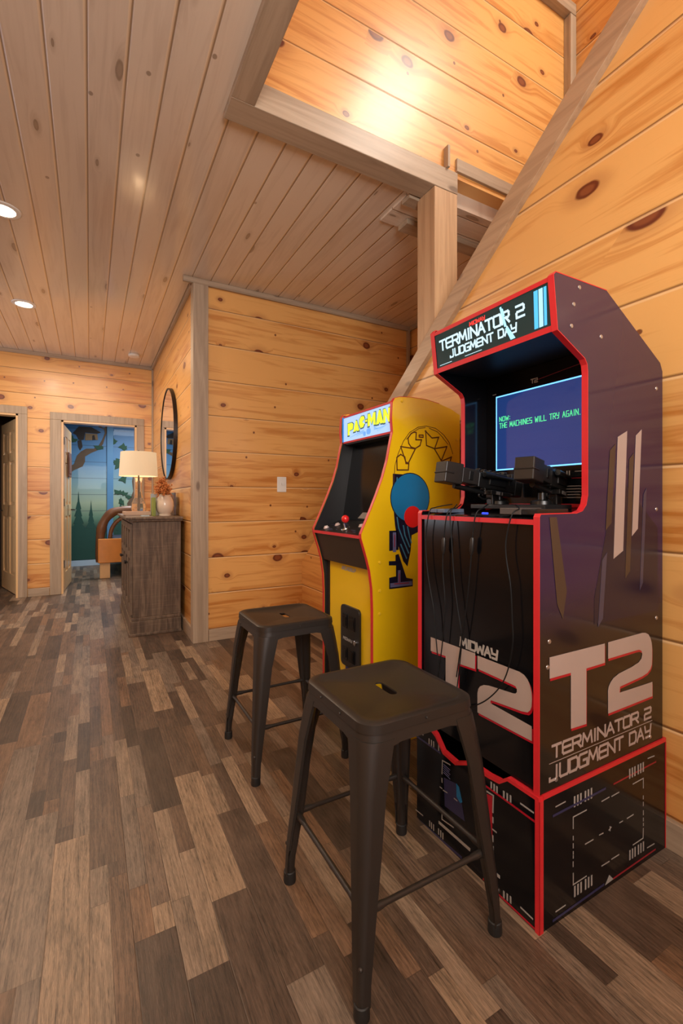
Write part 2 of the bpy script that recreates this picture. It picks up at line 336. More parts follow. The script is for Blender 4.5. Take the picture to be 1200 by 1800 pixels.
def tube(bm, pts, r, n=10, caps=True):
    pts = [Vector(p) for p in pts]; rings = []; rs = r if isinstance(r, (list, tuple)) else [r] * len(pts)
    up = None
    for i, p in enumerate(pts):
        d = (pts[min(i + 1, len(pts) - 1)] - pts[max(i - 1, 0)]).normalized()
        if up is None: up = Vector((0, 0, 1)) if abs(d.z) < 0.9 else Vector((1, 0, 0))
        s = d.cross(up).normalized(); up = s.cross(d).normalized()
        rings.append([bm.verts.new(p + (s * math.cos(2 * math.pi * k / n) + up * math.sin(2 * math.pi * k / n)) * rs[i]) for k in range(n)])
    for a, b in zip(rings, rings[1:]):
        for k in range(n): bm.faces.new((a[k], a[(k + 1) % n], b[(k + 1) % n], b[k]))
    if caps: bm.faces.new(rings[0]); bm.faces.new(rings[-1])
    return bm
def spline(pts, n=8):
    pts = [Vector(p) for p in pts]; out = []
    for i in range(len(pts) - 1):
        p0, p1, p2, p3 = pts[max(i - 1, 0)], pts[i], pts[i + 1], pts[min(i + 2, len(pts) - 1)]
        for k in range(n):
            t = k / n; out.append(0.5 * ((2 * p1) + (-p0 + p2) * t + (2 * p0 - 5 * p1 + 4 * p2 - p3) * t * t + (-p0 + 3 * p1 - 3 * p2 + p3) * t ** 3))
    return out + [pts[-1]]
def loft(bm, rings, close=True, cap0=True, cap1=True):
    R_ = [[bm.verts.new(p) for p in r] for r in rings]; n = len(R_[0])
    for a, b in zip(R_, R_[1:]):
        for k in range(n if close else n - 1): bm.faces.new((a[k], a[(k + 1) % n], b[(k + 1) % n], b[k]))
    if cap0: bm.faces.new(R_[0])
    if cap1: bm.faces.new(R_[-1])
    return bm
def lathe(bm, prof, c, n=32, cap0=True, cap1=True, sx=1, sy=1):
    return loft(bm, [[(c[0] + r * math.cos(2 * math.pi * k / n) * sx, c[1] + r * math.sin(2 * math.pi * k / n) * sy, c[2] + z) for k in range(n)] for r, z in prof], True, cap0, cap1)
# decals: thin printed shapes on a flat face. Plane = origin o, unit axes u, v, outward normal nn
class Plane:
    def __init__(s, o, u, v, nn): s.o, s.u, s.v, s.n = map(Vector, (o, u, v, nn))
    def at(s, p, d=0): return s.o + s.u * p[0] + s.v * p[1] + s.n * d
def decal(bm, pl, pts, d=0.0006, th=0.0005):
    a = [bm.verts.new(pl.at(p, d)) for p in pts]; b = [bm.verts.new(pl.at(p, d - th)) for p in pts]
    for t3 in tessellate_polygon([[Vector((p[0], p[1], 0)) for p in pts]]):
        for s in (a, b):
            try: bm.faces.new([s[i] for i in t3])
            except ValueError: pass
    n = len(pts)
    for i in range(n): bm.faces.new((a[i], a[(i + 1) % n], b[(i + 1) % n], b[i]))
    return bm
def D(pl, polys, d=0.0006):
    bm = bmesh.new()
    for i, p in enumerate(polys): decal(bm, pl, p, d + 0.00004 * i)
    return bm
sk_n = [0]
def stroke(bm, pl, pts, wd, d=0.0006, closed=False):
    pts = [Vector(p).to_2d() if len(p) > 2 else Vector(p) for p in pts]
    if closed: pts = pts + [pts[0]]
    for a, b in zip(pts, pts[1:]):
        t_ = (b - a)
        if t_.length < 1e-6: continue
        t_.normalize(); n_ = Vector((-t_.y, t_.x)) * wd / 2; e = t_ * wd * 0.45
        sk_n[0] = (sk_n[0] + 1) % 9
        decal(bm, pl, [a - e + n_, b + e + n_, b + e - n_, a - e - n_], d + 0.00004 * sk_n[0])
    return bm
GL = {'T': [[(0, 1), (1, 1)], [(.5, 1), (.5, 0)]], 'E': [[(1, 1), (.12, 1), (0, .8), (0, .15), (.12, 0), (1, 0)], [(0, .5), (.95, .5)]],
      'R': [[(0, 0), (0, 1), (.88, 1), (1, .88), (1, .6), (.88, .48), (.1, .48)], [(.55, .48), (1, 0)]], 'M': [[(0, 0), (.12, 1), (.5, .25), (.88, 1), (1, 0)]],
      'I': [[(.5, 0), (.5, 1)]], 'N': [[(0, 0), (0, 1), (1, 0), (1, 1)]], 'A': [[(0, 0), (.5, 1), (1, 0)], [(.25, .38), (.75, .38)]],
      'O': [[(.12, 0), (0, .12), (0, .88), (.12, 1), (.88, 1), (1, .88), (1, .12), (.88, 0), (.12, 0)]], '2': [[(0, 1), (.88, 1), (1, .88), (1, .62), (.88, .5), (.12, .5), (0, .38), (0, 0), (1, 0)]],
      'J': [[(.8, 1), (.8, .12), (.68, 0), (0, 0), (0, .2)]], 'U': [[(0, 1), (0, .12), (.12, 0), (.88, 0), (1, .12), (1, 1)]], 'D': [[(0, 0), (0, 1), (.8, 1), (1, .8), (1, .2), (.8, 0), (0, 0)]],
      'G': [[(1, 1), (.12, 1), (0, .88), (0, .12), (.12, 0), (1, 0), (1, .48), (.55, .48)]], 'Y': [[(0, 1), (.12, .5), (.88, .5)], [(1, 1), (.85, 0), (.2, 0)]],
      'W': [[(0, 1), (.2, 0), (.5, .7), (.8, 0), (1, 1)]], 'H': [[(0, 0), (0, 1)], [(1, 0), (1, 1)], [(0, .5), (1, .5)]], 'C': [[(1, 1), (0, 1), (0, 0), (1, 0)]],
      'S': [[(1, 1), (0, 1), (0, .5), (1, .5), (1, 0), (0, 0)]], 'L': [[(0, 1), (0, 0), (1, 0)]], 'P': [[(0, 0), (0, 1), (.9, 1), (1, .85), (1, .55), (.9, .42), (0, .42)]],
      '.': [[(.4, 0), (.6, 0)]], ':': [[(.4, .2), (.6, .2)], [(.4, .75), (.6, .75)]], '-': [[(.2, .5), (.8, .5)]], '1': [[(.3, .8), (.5, 1), (.5, 0)]], 'K': [[(0, 0), (0, 1)], [(1, 1), (0, .45), (1, 0)]]}
def text(bm, pl, s, x0, y0, x1, h, wd, shear=0.0, rise=0.0, gap=0.3, d=0.0006, cap=None):
    """stroke lettering from x0 to x1 with cap height h; narrow I"""
    ws = [0.35 if c in 'I.:1' else (0.6 if c == ' ' else (1.25 if c in 'MW' else 1.0)) for c in s]
    tot = sum(ws) + gap * (len(s) - 1); k = (x1 - x0) / tot; x = x0
    for c, wv in zip(s, ws):
        for st in GL.get(c, []):
            stroke(bm, pl, [(x + (p[0] * wv + (p[1] - 0.0) * 0) * k + shear * p[1] * h, y0 + rise * (x - x0) + p[1] * h) for p in st], wd, d)
        x += (wv + gap) * k
    return bm

# ------------------------------------------------------------------ room shell
XC, YA, YF, XR, XW, ZC = 0.689, 3.51, 6.10, 2.69, 1.56, 2.726
XL, YB = -2.6, -2.8
struct('floor', B(((XL, YB, -0.05), (XR + 0.1, 9.0, 0))), floor_mat)
# ceiling with the stairwell opening cut out: x from 0.60, y up to 1.85
struct('ceiling', B(((XL, YB, ZC), (0.56, YF + 0.05, ZC + 0.1)), ((0.56, 1.93, ZC), (1.50, YF + 0.05, ZC + 0.1)), ((1.50, 2.24, ZC), (XR + 0.1, YF + 0.05, ZC + 0.1))), ceil_y)
struct('ceiling_stairs', B(((1.50, 1.93, 2.715), (XR + 0.1, 2.24, ZC + 0.1)),), ceil_x)
struct('wall_alcove', B(((XC + 0.02, YA, 0), (XR + 0.1, YA + 0.1, ZC))), pine_x)
struct('wall_hallway', B(((XC, YA + 0.001, 0), (XC + 0.02, YF, ZC))), pine_y)
wf = bmesh.new()
for a, b in (((XL, YF, 0), (-1.60, YF + 0.1, ZC)), ((-1.60, YF, 2.02), (-0.69, YF + 0.1, ZC)), ((-0.69, YF, 0), (-0.285, YF + 0.1, ZC)), ((-0.285, YF, 1.985), (0.50, YF + 0.1, ZC)), ((0.50, YF, 0), (XC + 0.02, YF + 0.1, ZC))): box(wf, a, b)
struct('wall_far', wf, pine_x)
struct('wall_left', B(((XL - 0.1, YB, 0), (XL, YF + 0.1, ZC))), pine_y)
struct('wall_back', B(((XL, YB - 0.1, 0), (XR, YB, ZC))), pine_x)
# stair side wall: below the slope of the stair
SL = -0.7985
def zt(y): return 1.655 + SL * (y - 2.055)          # lower edge of the stair skirt board
prof = [(YB, 0), (YA, 0), (YA, zt(YA) + 0.06), (YB, zt(YB) + 0.06)]
struct('wall_stairs', PR(prof, 'x', XW, XW + 0.05), pine_y)
struct('wall_stairwell', B(((XR, YB, 0), (XR + 0.1, YA, 5.2))), pine_y)
struct('wall_loft', B(((0.56, 1.85, 2.80), (XR, 1.93, 5.2))), pine_x)
struct('ceiling_loft', B(((0.56, YB, 5.2), (XR + 0.1, 1.95, 5.3))), ceil_y)
struct('wall_loft_left', B(((0.40, YB, ZC + 0.1), (0.56, 1.85, 5.2))), pine_y)
struct('wall_loft_back', B(((0.56, YB - 0.1, ZC), (XR, YB, 5.2))), pine_x)
# trims
ti = [0]
def trim(a, b, mat, bev=0.002):
    ti[0] += 1
    return struct('trim_%d' % ti[0], B((a, b)), mat, bevel=bev)
trim((XC - 0.018, YA - 0.02, 0), (0.782, YA - 0.0005, 2.70), trim_z)                # corner board of the alcove, front face
trim((XC - 0.019, YA - 0.019, 0), (XC - 0.0005, YA + 0.07, 2.70), trim_z)            # and its return
trim((0.60, YA - 0.022, ZC - 0.043), (XR, YA - 0.0005, ZC - 0.0005), trim_x)         # crown of the alcove wall
trim((XC - 0.022, YA + 0.07, ZC - 0.036), (XC - 0.0005, YF, ZC - 0.0005), trim_y)
trim((XL, YF - 0.02, ZC - 0.040), (XC, YF - 0.0005, ZC - 0.0005), trim_x)
trim((XR - 0.02, 2.3, ZC - 0.04), (XR - 0.0005, YA, ZC - 0.0005), trim_y)
trim((XR - 0.045, YA - 0.03, 0.5), (XR - 0.021, YA - 0.0005, ZC - 0.045), trim_z)
trim((XC - 0.018, YF - 0.03, 0.1), (XC - 0.0005, YF - 0.001, ZC - 0.04), trim_z)
bi = dict(alcove=((0.785, YA - 0.018, 0), (XR, YA - 0.0005, 0.088), trim_x), hallway=((XC - 0.018, YA + 0.08, 0), (XC - 0.0005, YF, 0.1), trim_y),
          right=((XW - 0.02, YB, 0), (XW - 0.0005, YA - 0.02, 0.088), trim_y), far=((-0.60, YF - 0.018, 0), (-0.40, YF - 0.0005, 0.088), trim_x), left=((XL, YB, 0), (XL + 0.018, YF - 0.02, 0.088), trim_y))
for k, (a, b, m) in bi.items(): struct('baseboard_' + k, B((a, b)), m, bevel=0.002)
# beam round the stairwell opening
trim((0.50, 1.83, 2.70), (1.722, 1.95, 2.815), trim_x, 0.003)
trim((0.50, YB, 2.70), (0.60, 1.83, 2.815), trim_y, 0.003)
trim((1.722, 1.835, 2.83), (XR, 1.87, 2.90), trim_x)
trim((1.64, 1.815, 2.815), (1.655, 1.849, 2.93), trim_z)
# underside steps behind the post
trim((1.50, 1.96, 2.690), (1.63, 2.03, 2.714), trim_x)
trim((1.62, 2.14, 2.683), (2.60, 2.23, 2.714), trim_x)
# upper wall corner and top trims
trim((XR - 0.055, 1.80, 2.90), (XR - 0.001, 1.849, 4.12), trim_z)
trim((0.60, 1.80, 4.125), (XR - 0.001, 1.849, 4.20), trim_x)
# post
struct('trim_post', B(((XW + 0.004, 1.832, 1.80), (1.72, 1.975, 2.699))), trim_material('warm_post', 'z', (0.56, 0.36, 0.20), (0.38, 0.22, 0.11)), bevel=0.003)
# skirt board along the stair slope, with its narrow top cap
ys = (YB, 3.2)
struct('trim_skirt', PR([(ys[0], zt(ys[0])), (ys[1], zt(ys[1])), (ys[1], zt(ys[1]) + 0.118), (ys[0], zt(ys[0]) + 0.118)], 'x', XW - 0.028, XW + 0.055), trim_material('warm_skirt', 'y', (0.48, 0.32, 0.19), (0.32, 0.20, 0.115)), bevel=0.002)
struct('trim_cap', PR([(ys[0], zt(ys[0]) + 0.1185), (ys[1], zt(ys[1]) + 0.1185), (ys[1], zt(ys[1]) + 0.140), (ys[0], zt(ys[0]) + 0.140)], 'x', XW - 0.004, XW + 0.075), trim_y, bevel=0.002)
# the stair behind the skirt
st = [(YA - 0.02, 0)]
ns = 15; run = 0.235; rise = run * -SL
y, z = YA - 0.02, 0.30
st += [(y, z)]
while y > YB + 0.3:
    y -= run; st.append((y, z)); z += rise; st.append((y, z))
st += [(y, 0)]
struct('stairs', PR(st, 'x', XW + 0.08, XR - 0.002), trim_x)

# bedroom beyond door 2
struct('wall_mural', B(((-1.9, 8.6, 0), (2.6, 8.7, 2.6))), M['mural'])
struct('wall_bedroom_left', B(((-0.655, YF + 0.1, 0), (-0.61, 8.6, 2.6))), M['mural'])
struct('wall_bedroom_right', B(((2.6, YF + 0.1, 0), (2.7, 8.6, 2.6))), M['mural'])
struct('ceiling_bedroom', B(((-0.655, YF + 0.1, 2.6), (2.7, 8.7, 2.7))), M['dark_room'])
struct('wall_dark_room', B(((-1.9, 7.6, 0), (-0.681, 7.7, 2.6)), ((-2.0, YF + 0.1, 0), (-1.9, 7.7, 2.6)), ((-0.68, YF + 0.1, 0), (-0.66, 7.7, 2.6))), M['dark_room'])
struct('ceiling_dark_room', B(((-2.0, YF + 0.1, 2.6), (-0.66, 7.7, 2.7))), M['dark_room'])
struct('baseboard_mural', B(((-0.605, 8.58, 0), (2.6, 8.5995, 0.09))), M['basew'])
struct('trim_mural', B(((0.25, 8.575, 0.09), (0.345, 8.5995, 2.6))), flat('mural_trim_paint', (0.07, 0.20, 0.36), 0.5), bevel=0.003)
# painted pictures on the mural
mp = Plane((0, 8.599, 0), (1, 0, 0), (0, 0, 1), (0, -1, 0))
mural = thing('mural_painting', 'painted treehouse, gnarled branch and pine trees on the blue bedroom wall', 'mural', loc=(0, 8.59, 0))
def dec(name, pl, polys, mat, parent, d=0.0006, lab=None):
    o = obj(name, D(pl, polys, d), mat)
    if parent:
        o.parent = parent; o.matrix_parent_inverse = parent.matrix_world.inverted() if parent.parent else Matrix.Translation(-parent.location)
    if lab: o['label'] = lab
    return o
def pine(cx, z0, z1, w):
    n = 9; L, Rr = [], []
    for i in range(n):
        f = i / n; zz = z1 - (z1 - z0) * f; ww = w * (0.06 + f) / 2
        L += [(cx - ww * 0.45, zz), (cx - ww * (1.0 + 0.15 * math.sin(i * 2.3 + cx * 9)), zz - (z1 - z0) / n * 0.95)]
        Rr += [(cx + ww * 0.45, zz), (cx + ww * (1.0 + 0.15 * math.cos(i * 1.7 + cx * 5)), zz - (z1 - z0) / n * 0.95)]
    return [(cx, z1 + 0.06)] + Rr + L[::-1]
px2 = [(-0.1630, 1.1624), (0.0165, 1.0223), (0.1749, 0.7365), (0.4578, 1.0697), (-0.2432, 0.8840)]
dec('painted_pine', mp, [pine(px2[0][0], 0.1, px2[0][1], 0.42), pine(px2[1][0], 0.1, px2[1][1], 0.36), pine(px2[2][0], 0.2, px2[2][1], 0.16), pine(px2[3][0], 0.3, px2[3][1] + 0.03, 0.24), [(-0.6, 0.1), (0.25, 0.1), (0.25, 0.52), (0.0, 0.60), (-0.3, 0.66), (-0.6, 0.62)]], M['pinetree'], mural, 0.004)
dec('painted_branch', mp, [[(-0.2962, 1.6230), (-0.2272, 1.6657), (-0.1837, 1.8084), (-0.1225, 1.8822), (-0.0519, 1.9266), (0.0552, 1.9326), (0.1274, 1.9880), (0.1820, 2.0944), (0.2187, 2.2002), (0.2095, 2.2615), (0.1274, 2.2963), (0.0912, 2.3653), (0.1274, 2.3580), (0.1820, 2.2903), (0.2187, 2.2829), (0.2370, 2.3567), (0.2739, 2.3598), (0.2554, 2.2235), (0.2187, 2.1175), (0.1912, 2.0124), (0.1274, 1.9161), (0.0194, 1.8591), (-0.0696, 1.7937), (-0.0696, 1.7125), (-0.1049, 1.6300), (-0.2272, 1.5652), (-0.2962, 1.5029)]], M['bark'], mural, 0.004)
dec('painted_trunk', mp, [[(0.6620, 1.5733), (0.6330, 1.4026), (0.6523, 1.2331), (0.6137, 1.1267), (0.5560, 1.0209), (0.5752, 0.9362), (0.8484, 0.9342), (0.8484, 1.5791)]], M['bark'], mural, 0.004)
dec('painted_treehouse', mp, [[(-0.2445, 2.1667), (-0.1575, 2.2840), (0.0194, 2.2878), (0.1638, 2.2065), (0.1093, 2.1820), (-0.0696, 2.1895), (-0.0873, 2.0666), (-0.1575, 2.0620), (-0.1924, 2.1403)], [(-0.1750, 2.0508), (-0.1225, 2.0643), (-0.1049, 1.9540), (-0.1400, 1.8914), (-0.1663, 1.9505)]], M['barkd'], mural, 0.006)
dec('painted_treehouse_wall', mp, [[(-0.0661, 2.1796), (0.1093, 2.1758), (0.1184, 2.0799), (-0.0696, 2.0616)]], M['hut'], mural, 0.007)
dec('painted_treehouse_door', mp, [[(0.0337, 2.1459), (0.0642, 2.1583), (0.0822, 2.0776), (0.0337, 2.0703)]], M['barkd'], mural, 0.008)
lv = []
for (a, b) in [(-0.2272, 2.0474), (0.1274, 1.9469), (0.1638, 1.9696), (0.3202, 2.1035), (0.3668, 2.0648), (0.4988, 1.9889), (0.5178, 1.9584), (0.3856, 1.7526), (0.4043, 1.7115), (0.4231, 1.6704), (0.4514, 1.6505), (0.4988, 1.4418), (-0.2617, 2.0753), (0.4043, 1.2095), (0.4704, 1.2206), (0.5178, 1.1684), (0.5560, 1.1264), (0.4609, 1.0631)]:
    for k in range(4):
        an = random.uniform(0, 6.28); r_ = random.uniform(0.04, 0.09)
        lv.append([(a + r_ * math.cos(an), b + r_ * math.sin(an)), (a + r_ * 0.5 * math.cos(an + 1.3), b + r_ * 0.5 * math.sin(an + 1.3)), (a, b), (a + r_ * 0.5 * math.cos(an - 1.3), b + r_ * 0.5 * math.sin(an - 1.3))])
dec('painted_leaves', mp, lv, M['leaf'], mural, 0.009)

# door casings, jambs, leaves
def casing(n, x0, x1, ztop, wl=0.10, left=True):
    m = bmesh.new()
    if left: box(m, (x0 - wl, YF - 0.022, 0), (x0, YF - 0.0005, ztop))
    box(m, (x1, YF - 0.022, 0), (x1 + 0.085, YF - 0.0005, ztop))
    box(m, (x0 - wl, YF - 0.022, ztop), (x1 + 0.085, YF - 0.0005, ztop + 0.085))
    return struct('trim_%d' % n, m, trim_z, bevel=0.003)
casing(40, -0.285, 0.50, 1.985, 0.11); casing(41, -1.60, -0.69, 2.02)
def jamb(n, x0, x1, zt_):
    return struct('trim_%d' % n, B(((x0, YF - 0.015, 0), (x0 + 0.02, YF + 0.11, zt_)), ((x1 - 0.02, YF - 0.015, 0), (x1, YF + 0.11, zt_)), ((x0, YF - 0.015, zt_ - 0.02), (x1, YF + 0.11, zt_))), M['jamb'])
jamb(42, -0.285, 0.50, 1.985); jamb(43, -1.60, -0.69, 2.02)
def door_leaf(n, hx, hy, ang, W, H, side):
    """leaf hinged at (hx, hy), opening away; local x along the leaf, side = sign of the thickness seen"""
    root = bpy.data.objects.new('door_%d' % n, None); C.objects.link(root); root.location = (hx, hy, 0); root.rotation_euler = (0, 0, ang); root['kind'] = 'structure'
    t_ = 0.035; m = bmesh.new()
    box(m, (0, 0, 0.01), (0.11, t_, H)); box(m, (W - 0.11, 0, 0.01), (W, t_, H))
    for z0, z1 in ((0.01, 0.22), (0.88, 1.02), (1.52, 1.62), (H - 0.12, H)): box(m, (0.11, 0, z0), (W - 0.11, t_, z1))
    box(m, (W / 2 - 0.05, 0, 0.22), (W / 2 + 0.05, t_, H - 0.12))
    obj('door_frame', m, M['doorw'], root, bevel=0.004)
    for i, (z0, z1) in enumerate(((0.22, 0.88), (1.02, 1.52), (1.62, H - 0.12))):
        for x0, x1 in ((0.11, W / 2 - 0.05), (W / 2 + 0.05, W - 0.11)):
            p = bmesh.new(); box(p, (x0, 0.010, z0), (x1, t_ - 0.010, z1)); box(p, (x0 + 0.03, 0.004, z0 + 0.03), (x1 - 0.03, t_ - 0.004, z1 - 0.03))
            obj('door_panel', p, M['doorw'], root, bevel=0.003)
    for z in (0.28, 1.0, 1.72):
        obj('hinge', B(((-0.012, -0.004, z), (0.004, 0.030, z + 0.09))), M['hinge'], root, bevel=0.002)
    k = bmesh.new(); tube(k, [(W - 0.06, -0.045, 0.95), (W - 0.06, t_ + 0.045, 0.95)], 0.008); 
    for sy in (-0.045, t_ + 0.045): tube(k, [(W - 0.06, sy, 0.95), (W - 0.15, sy, 0.95)], 0.008)
    obj('door_handle', k, M['hinge'], root, smooth=True)
    return root
d2 = door_leaf(2, -0.262, YF + 0.115, R(86), 0.72, 1.955, 1)
d1 = door_leaf(1, -0.685, YF + 0.115, R(108), 0.76, 1.99, 1)
for nm, dd, lab in (('door_plaque', d2, 'small brown wooden plaque hanging on the door with the mural behind'), ('door_plaque', d1, 'brown wooden plaque hanging on the leftmost open door')):
    mw = Matrix.Translation(dd.location) @ Matrix.Rotation(dd.rotation_euler.z, 4, 'Z')
    m = bmesh.new(); box(m, (0.28, -0.021, 1.36), (0.52, -0.003, 1.66)); box(m, (0.26, -0.026, 1.40), (0.50, -0.0215, 1.60))
    m.transform(mw); tag(obj(nm, m, M['plaque'], bevel=0.003), lab, 'plaque', 'plaques on the open doors')

# ------------------------------------------------------------------ ceiling fittings
def downlight(x, y, lab):
    o = thing('recessed_light', lab, 'ceiling light', 'recessed ceiling lights', (x, y, ZC))
    m = bmesh.new(); lathe(m, [(0.062, -0.0005), (0.062, -0.008), (0.085, -0.006), (0.090, -0.0005)], (0, 0, 0), 40); obj('trim_ring', m, M['white'], o, smooth=True)
    m = bmesh.new(); lathe(m, [(0.001, -0.0045), (0.0615, -0.004)], (0, 0, 0), 40, False, False); obj('lens', m, M['led'], o)
downlight(-0.487, 4.658, 'round recessed ceiling light farther down the hallway, whole in view')
downlight(-0.435, 3.209, 'round recessed ceiling light nearer the camera, cut by the left edge')
m = bmesh.new(); lathe(m, [(0.055, 0), (0.06, -0.012), (0.056, -0.026), (0.03, -0.030), (0.001, -0.030)], (0.437, 5.66, ZC - 0.001), 32)
tag(obj('smoke_detector', m, M['white'], smooth=True), 'round white smoke detector on the hallway ceiling', 'smoke detector')
# switch
sw = thing('wall_switch', 'white light switch plate on the alcove pine wall', 'light switch', loc=(1.377, YA, 1.197))
obj('plate', B(((-0.040, -0.007, -0.062), (0.040, -0.0005, 0.062))), M['white'], sw, bevel=0.003)
obj('toggle', B(((-0.006, -0.020, -0.004), (0.006, -0.0075, 0.014))), M['white'], sw, bevel=0.001)

# ------------------------------------------------------------------ console cabinet in the hallway
X0, X1, Y0, Y1, ZT = 0.275, 0.655, 3.90, 5.12, 0.935
cb = thing('console_cabinet', 'dark weathered wooden console cabinet with paneled doors under the oval mirror', 'cabinet', loc=(0.46, 4.5, 0))
def ch(name, bm, mat, parent, **kw):
    o = obj(name, bm, mat, parent, **kw); o.matrix_parent_inverse = Matrix.Translation(-parent.location) if not parent.parent else parent.matrix_parent_inverse @ Matrix.Identity(4)
    return o
def chs(name, bm, mat, parent, **kw):    # sub-part: parent itself sits at the origin of world-space mesh coordinates
    return obj(name, bm, mat, parent, **kw)
ch('body', B(((X0 + 0.02, Y0 + 0.02, 0.14), (X1, Y1 - 0.02, 0.90))), weather, cb, bevel=0.003)
ch('plinth', B(((X0, Y0, 0), (X1, Y1, 0.115)), ((X0 + 0.01, Y0 + 0.01, 0.115), (X1, Y1 - 0.01, 0.14)), ((X0 - 0.012, Y0 - 0.012, 0), (X1, Y1, 0.022))), weather, cb, bevel=0.004)
ch('top', B(((X0 - 0.012, Y0 - 0.012, 0.90), (X1 + 0.01, Y1 + 0.012, ZT - 0.02)), ((X0 - 0.03, Y0 - 0.03, ZT - 0.02), (X1 + 0.012, Y1 + 0.03, ZT))), weather, cb, bevel=0.004)
for i in range(4):
    ya = Y0 + 0.04 + i * 0.287; yb = ya + 0.28; x = X0 + 0.02
    m = bmesh.new()
    box(m, (x - 0.018, ya, 0.16), (x - 0.0005, ya + 0.05, 0.88)); box(m, (x - 0.018, yb - 0.05, 0.16), (x - 0.0005, yb, 0.88))
    for z0, z1 in ((0.16, 0.22), (0.60, 0.65), (0.83, 0.88)): box(m, (x - 0.018, ya + 0.05, z0), (x - 0.0005, yb - 0.05, z1))
    box(m, (x - 0.006, ya + 0.05, 0.22), (x - 0.0005, yb - 0.05, 0.83)); box(m, (x - 0.012, ya + 0.08, 0.25), (x - 0.0065, yb - 0.08, 0.57)); box(m, (x - 0.012, ya + 0.08, 0.68), (x - 0.0065, yb - 0.08, 0.80))
    d_ = ch('door', m, weather, cb, bevel=0.002)
    ky = yb - 0.03 if i % 2 == 0 else ya + 0.03
    k = bmesh.new(); tube(k, [(x - 0.019, ky, 0.55), (x - 0.03, ky, 0.55), (x - 0.038, ky, 0.55), (x - 0.045, ky, 0.55)], [0.006, 0.006, 0.014, 0.008], 12); obj('knob', k, M['hinge'], d_, smooth=True)
ZT += 0.001
# table lamp
lx, ly = 0.395, 4.60
tl = thing('table_lamp', 'lit table lamp with cream drum shade and clear glass base on the console', 'lamp', loc=(lx, ly, ZT))
m = bmesh.new(); lathe(m, [(0.058, 0.022), (0.066, 0.06), (0.062, 0.10), (0.042, 0.15), (0.028, 0.21), (0.026, 0.30), (0.036, 0.345)], (0, 0, 0), 12); obj('glass_base', m, M['glass'], tl, smooth=False)
m = bmesh.new(); lathe(m, [(0.065, 0), (0.068, 0.006), (0.066, 0.02), (0.02, 0.0215)], (0, 0, 0), 32); obj('foot', m, M['hinge'], tl, smooth=True)
obj('stem', tube(bmesh.new(), [(0, 0, 0.022), (0, 0, 0.40)], 0.006), M['hinge'], tl, smooth=True)
m = bmesh.new(); lathe(m, [(0.166, 0.355), (0.152, 0.575), (0.149, 0.575), (0.163, 0.355), (0.166, 0.355)], (0, 0, 0), 48, False, False); sh = obj('lamp_shade', m, M['shade'], tl, smooth=True); sh['label'] = 'cream drum shade'
obj('finial', tube(bmesh.new(), [(0, 0, 0.56), (0, 0, 0.595)], 0.006), M['hinge'], tl, smooth=True)
m = bmesh.new(); bmesh.ops.create_uvsphere(m, u_segments=16, v_segments=10, radius=0.028); m.transform(Matrix.Translation((0, 0, 0.43))); obj('bulb', m, M['bulb'], tl, smooth=True)
lamp('lamp_glow', 'POINT', (lx, ly, ZT + 0.45), (0, 0, 0), 3.0, (1.0, 0.66, 0.36), 0.05)
# tray, books, vase, frame
tr = thing('wooden_tray', 'low pale wooden tray at the far end of the console, lamp behind', 'tray', loc=(0.36, 4.32, ZT))
obj('tray_base', B(((-0.10, -0.16, 0), (0.08, 0.12, 0.010))), M['traywood'], tr)
obj('tray_rim', B(((-0.11, -0.17, 0.0105), (-0.10, 0.13, 0.036)), ((0.08, -0.17, 0.0105), (0.09, 0.13, 0.036)), ((-0.10, -0.17, 0.0105), (0.08, -0.16, 0.036)), ((-0.10, 0.12, 0.0105), (0.08, 0.13, 0.036))), M['traywood'], tr)
tag(obj('notepad', B(((0.365, 4.00, ZT), (0.425, 4.09, ZT + 0.008))), M['teal']), 'thin pale card lying flat at the near edge of the console', 'card')
vs = thing('flower_vase', 'round cream ceramic vase of dried orange flowers on the console', 'vase', loc=(0.555, 4.10, ZT))
m = bmesh.new(); lathe(m, [(0.050, 0), (0.052, 0.012), (0.046, 0.016), (0.066, 0.045), (0.073, 0.085), (0.070, 0.12), (0.055, 0.155), (0.047, 0.168), (0.050, 0.178), (0.042, 0.178), (0.040, 0.16)], (0, 0, 0), 40); obj('vase_body', m, M['ceramic'], vs, smooth=True)
m = bmesh.new(); m2 = bmesh.new(); random.seed(3)
for i in range(120):
    a = random.uniform(0, 6.28); s = random.uniform(0, 1) ** 0.6 * 0.115; h = 0.30 - s * 0.75 + random.uniform(-0.05, 0.05)
    tip = (s * 0.5 * math.cos(a) - 0.02, s * math.sin(a) - 0.03, h); mid = (tip[0] * 0.4, tip[1] * 0.4, 0.2)
    tube(m2, [(0.01 * math.cos(a), 0.01 * math.sin(a), 0.15), mid, tip], 0.0014, 4)
    for k in range(5):
        q = Vector(tip) + Vector((random.uniform(-1, 1), random.uniform(-1, 1), random.uniform(-1.4, 0.6))) * 0.016
        bmesh.ops.create_icosphere(m, subdivisions=1, radius=random.uniform(0.004, 0.008), matrix=Matrix.Translation(q))
fo = obj('dried_flowers', m, M['twig'], vs); obj('stems', m2, M['twigd'], vs)
tag(obj('green_book', B(((0.455, 4.05, ZT), (0.478, 4.17, ZT + 0.155))), M['green'], bevel=0.002), 'upright green patterned book beside the cream vase', 'book')
tag(obj('photo_card', B(((0.47, 4.34, ZT), (0.55, 4.348, ZT + 0.19))), M['teal']), 'pale blue card standing behind the green book', 'card')
pf = thing('picture_frame', 'dark upright frame leaning by the wall behind the vase', 'frame', loc=(0.660, 4.33, ZT))
obj('frame', B(((-0.012, -0.13, 0), (0.0, 0.18, 0.20))), M['frame_dark'], pf, bevel=0.002); obj('picture', B(((-0.014, -0.11, 0.02), (-0.0125, 0.16, 0.18))), M['log'], pf)
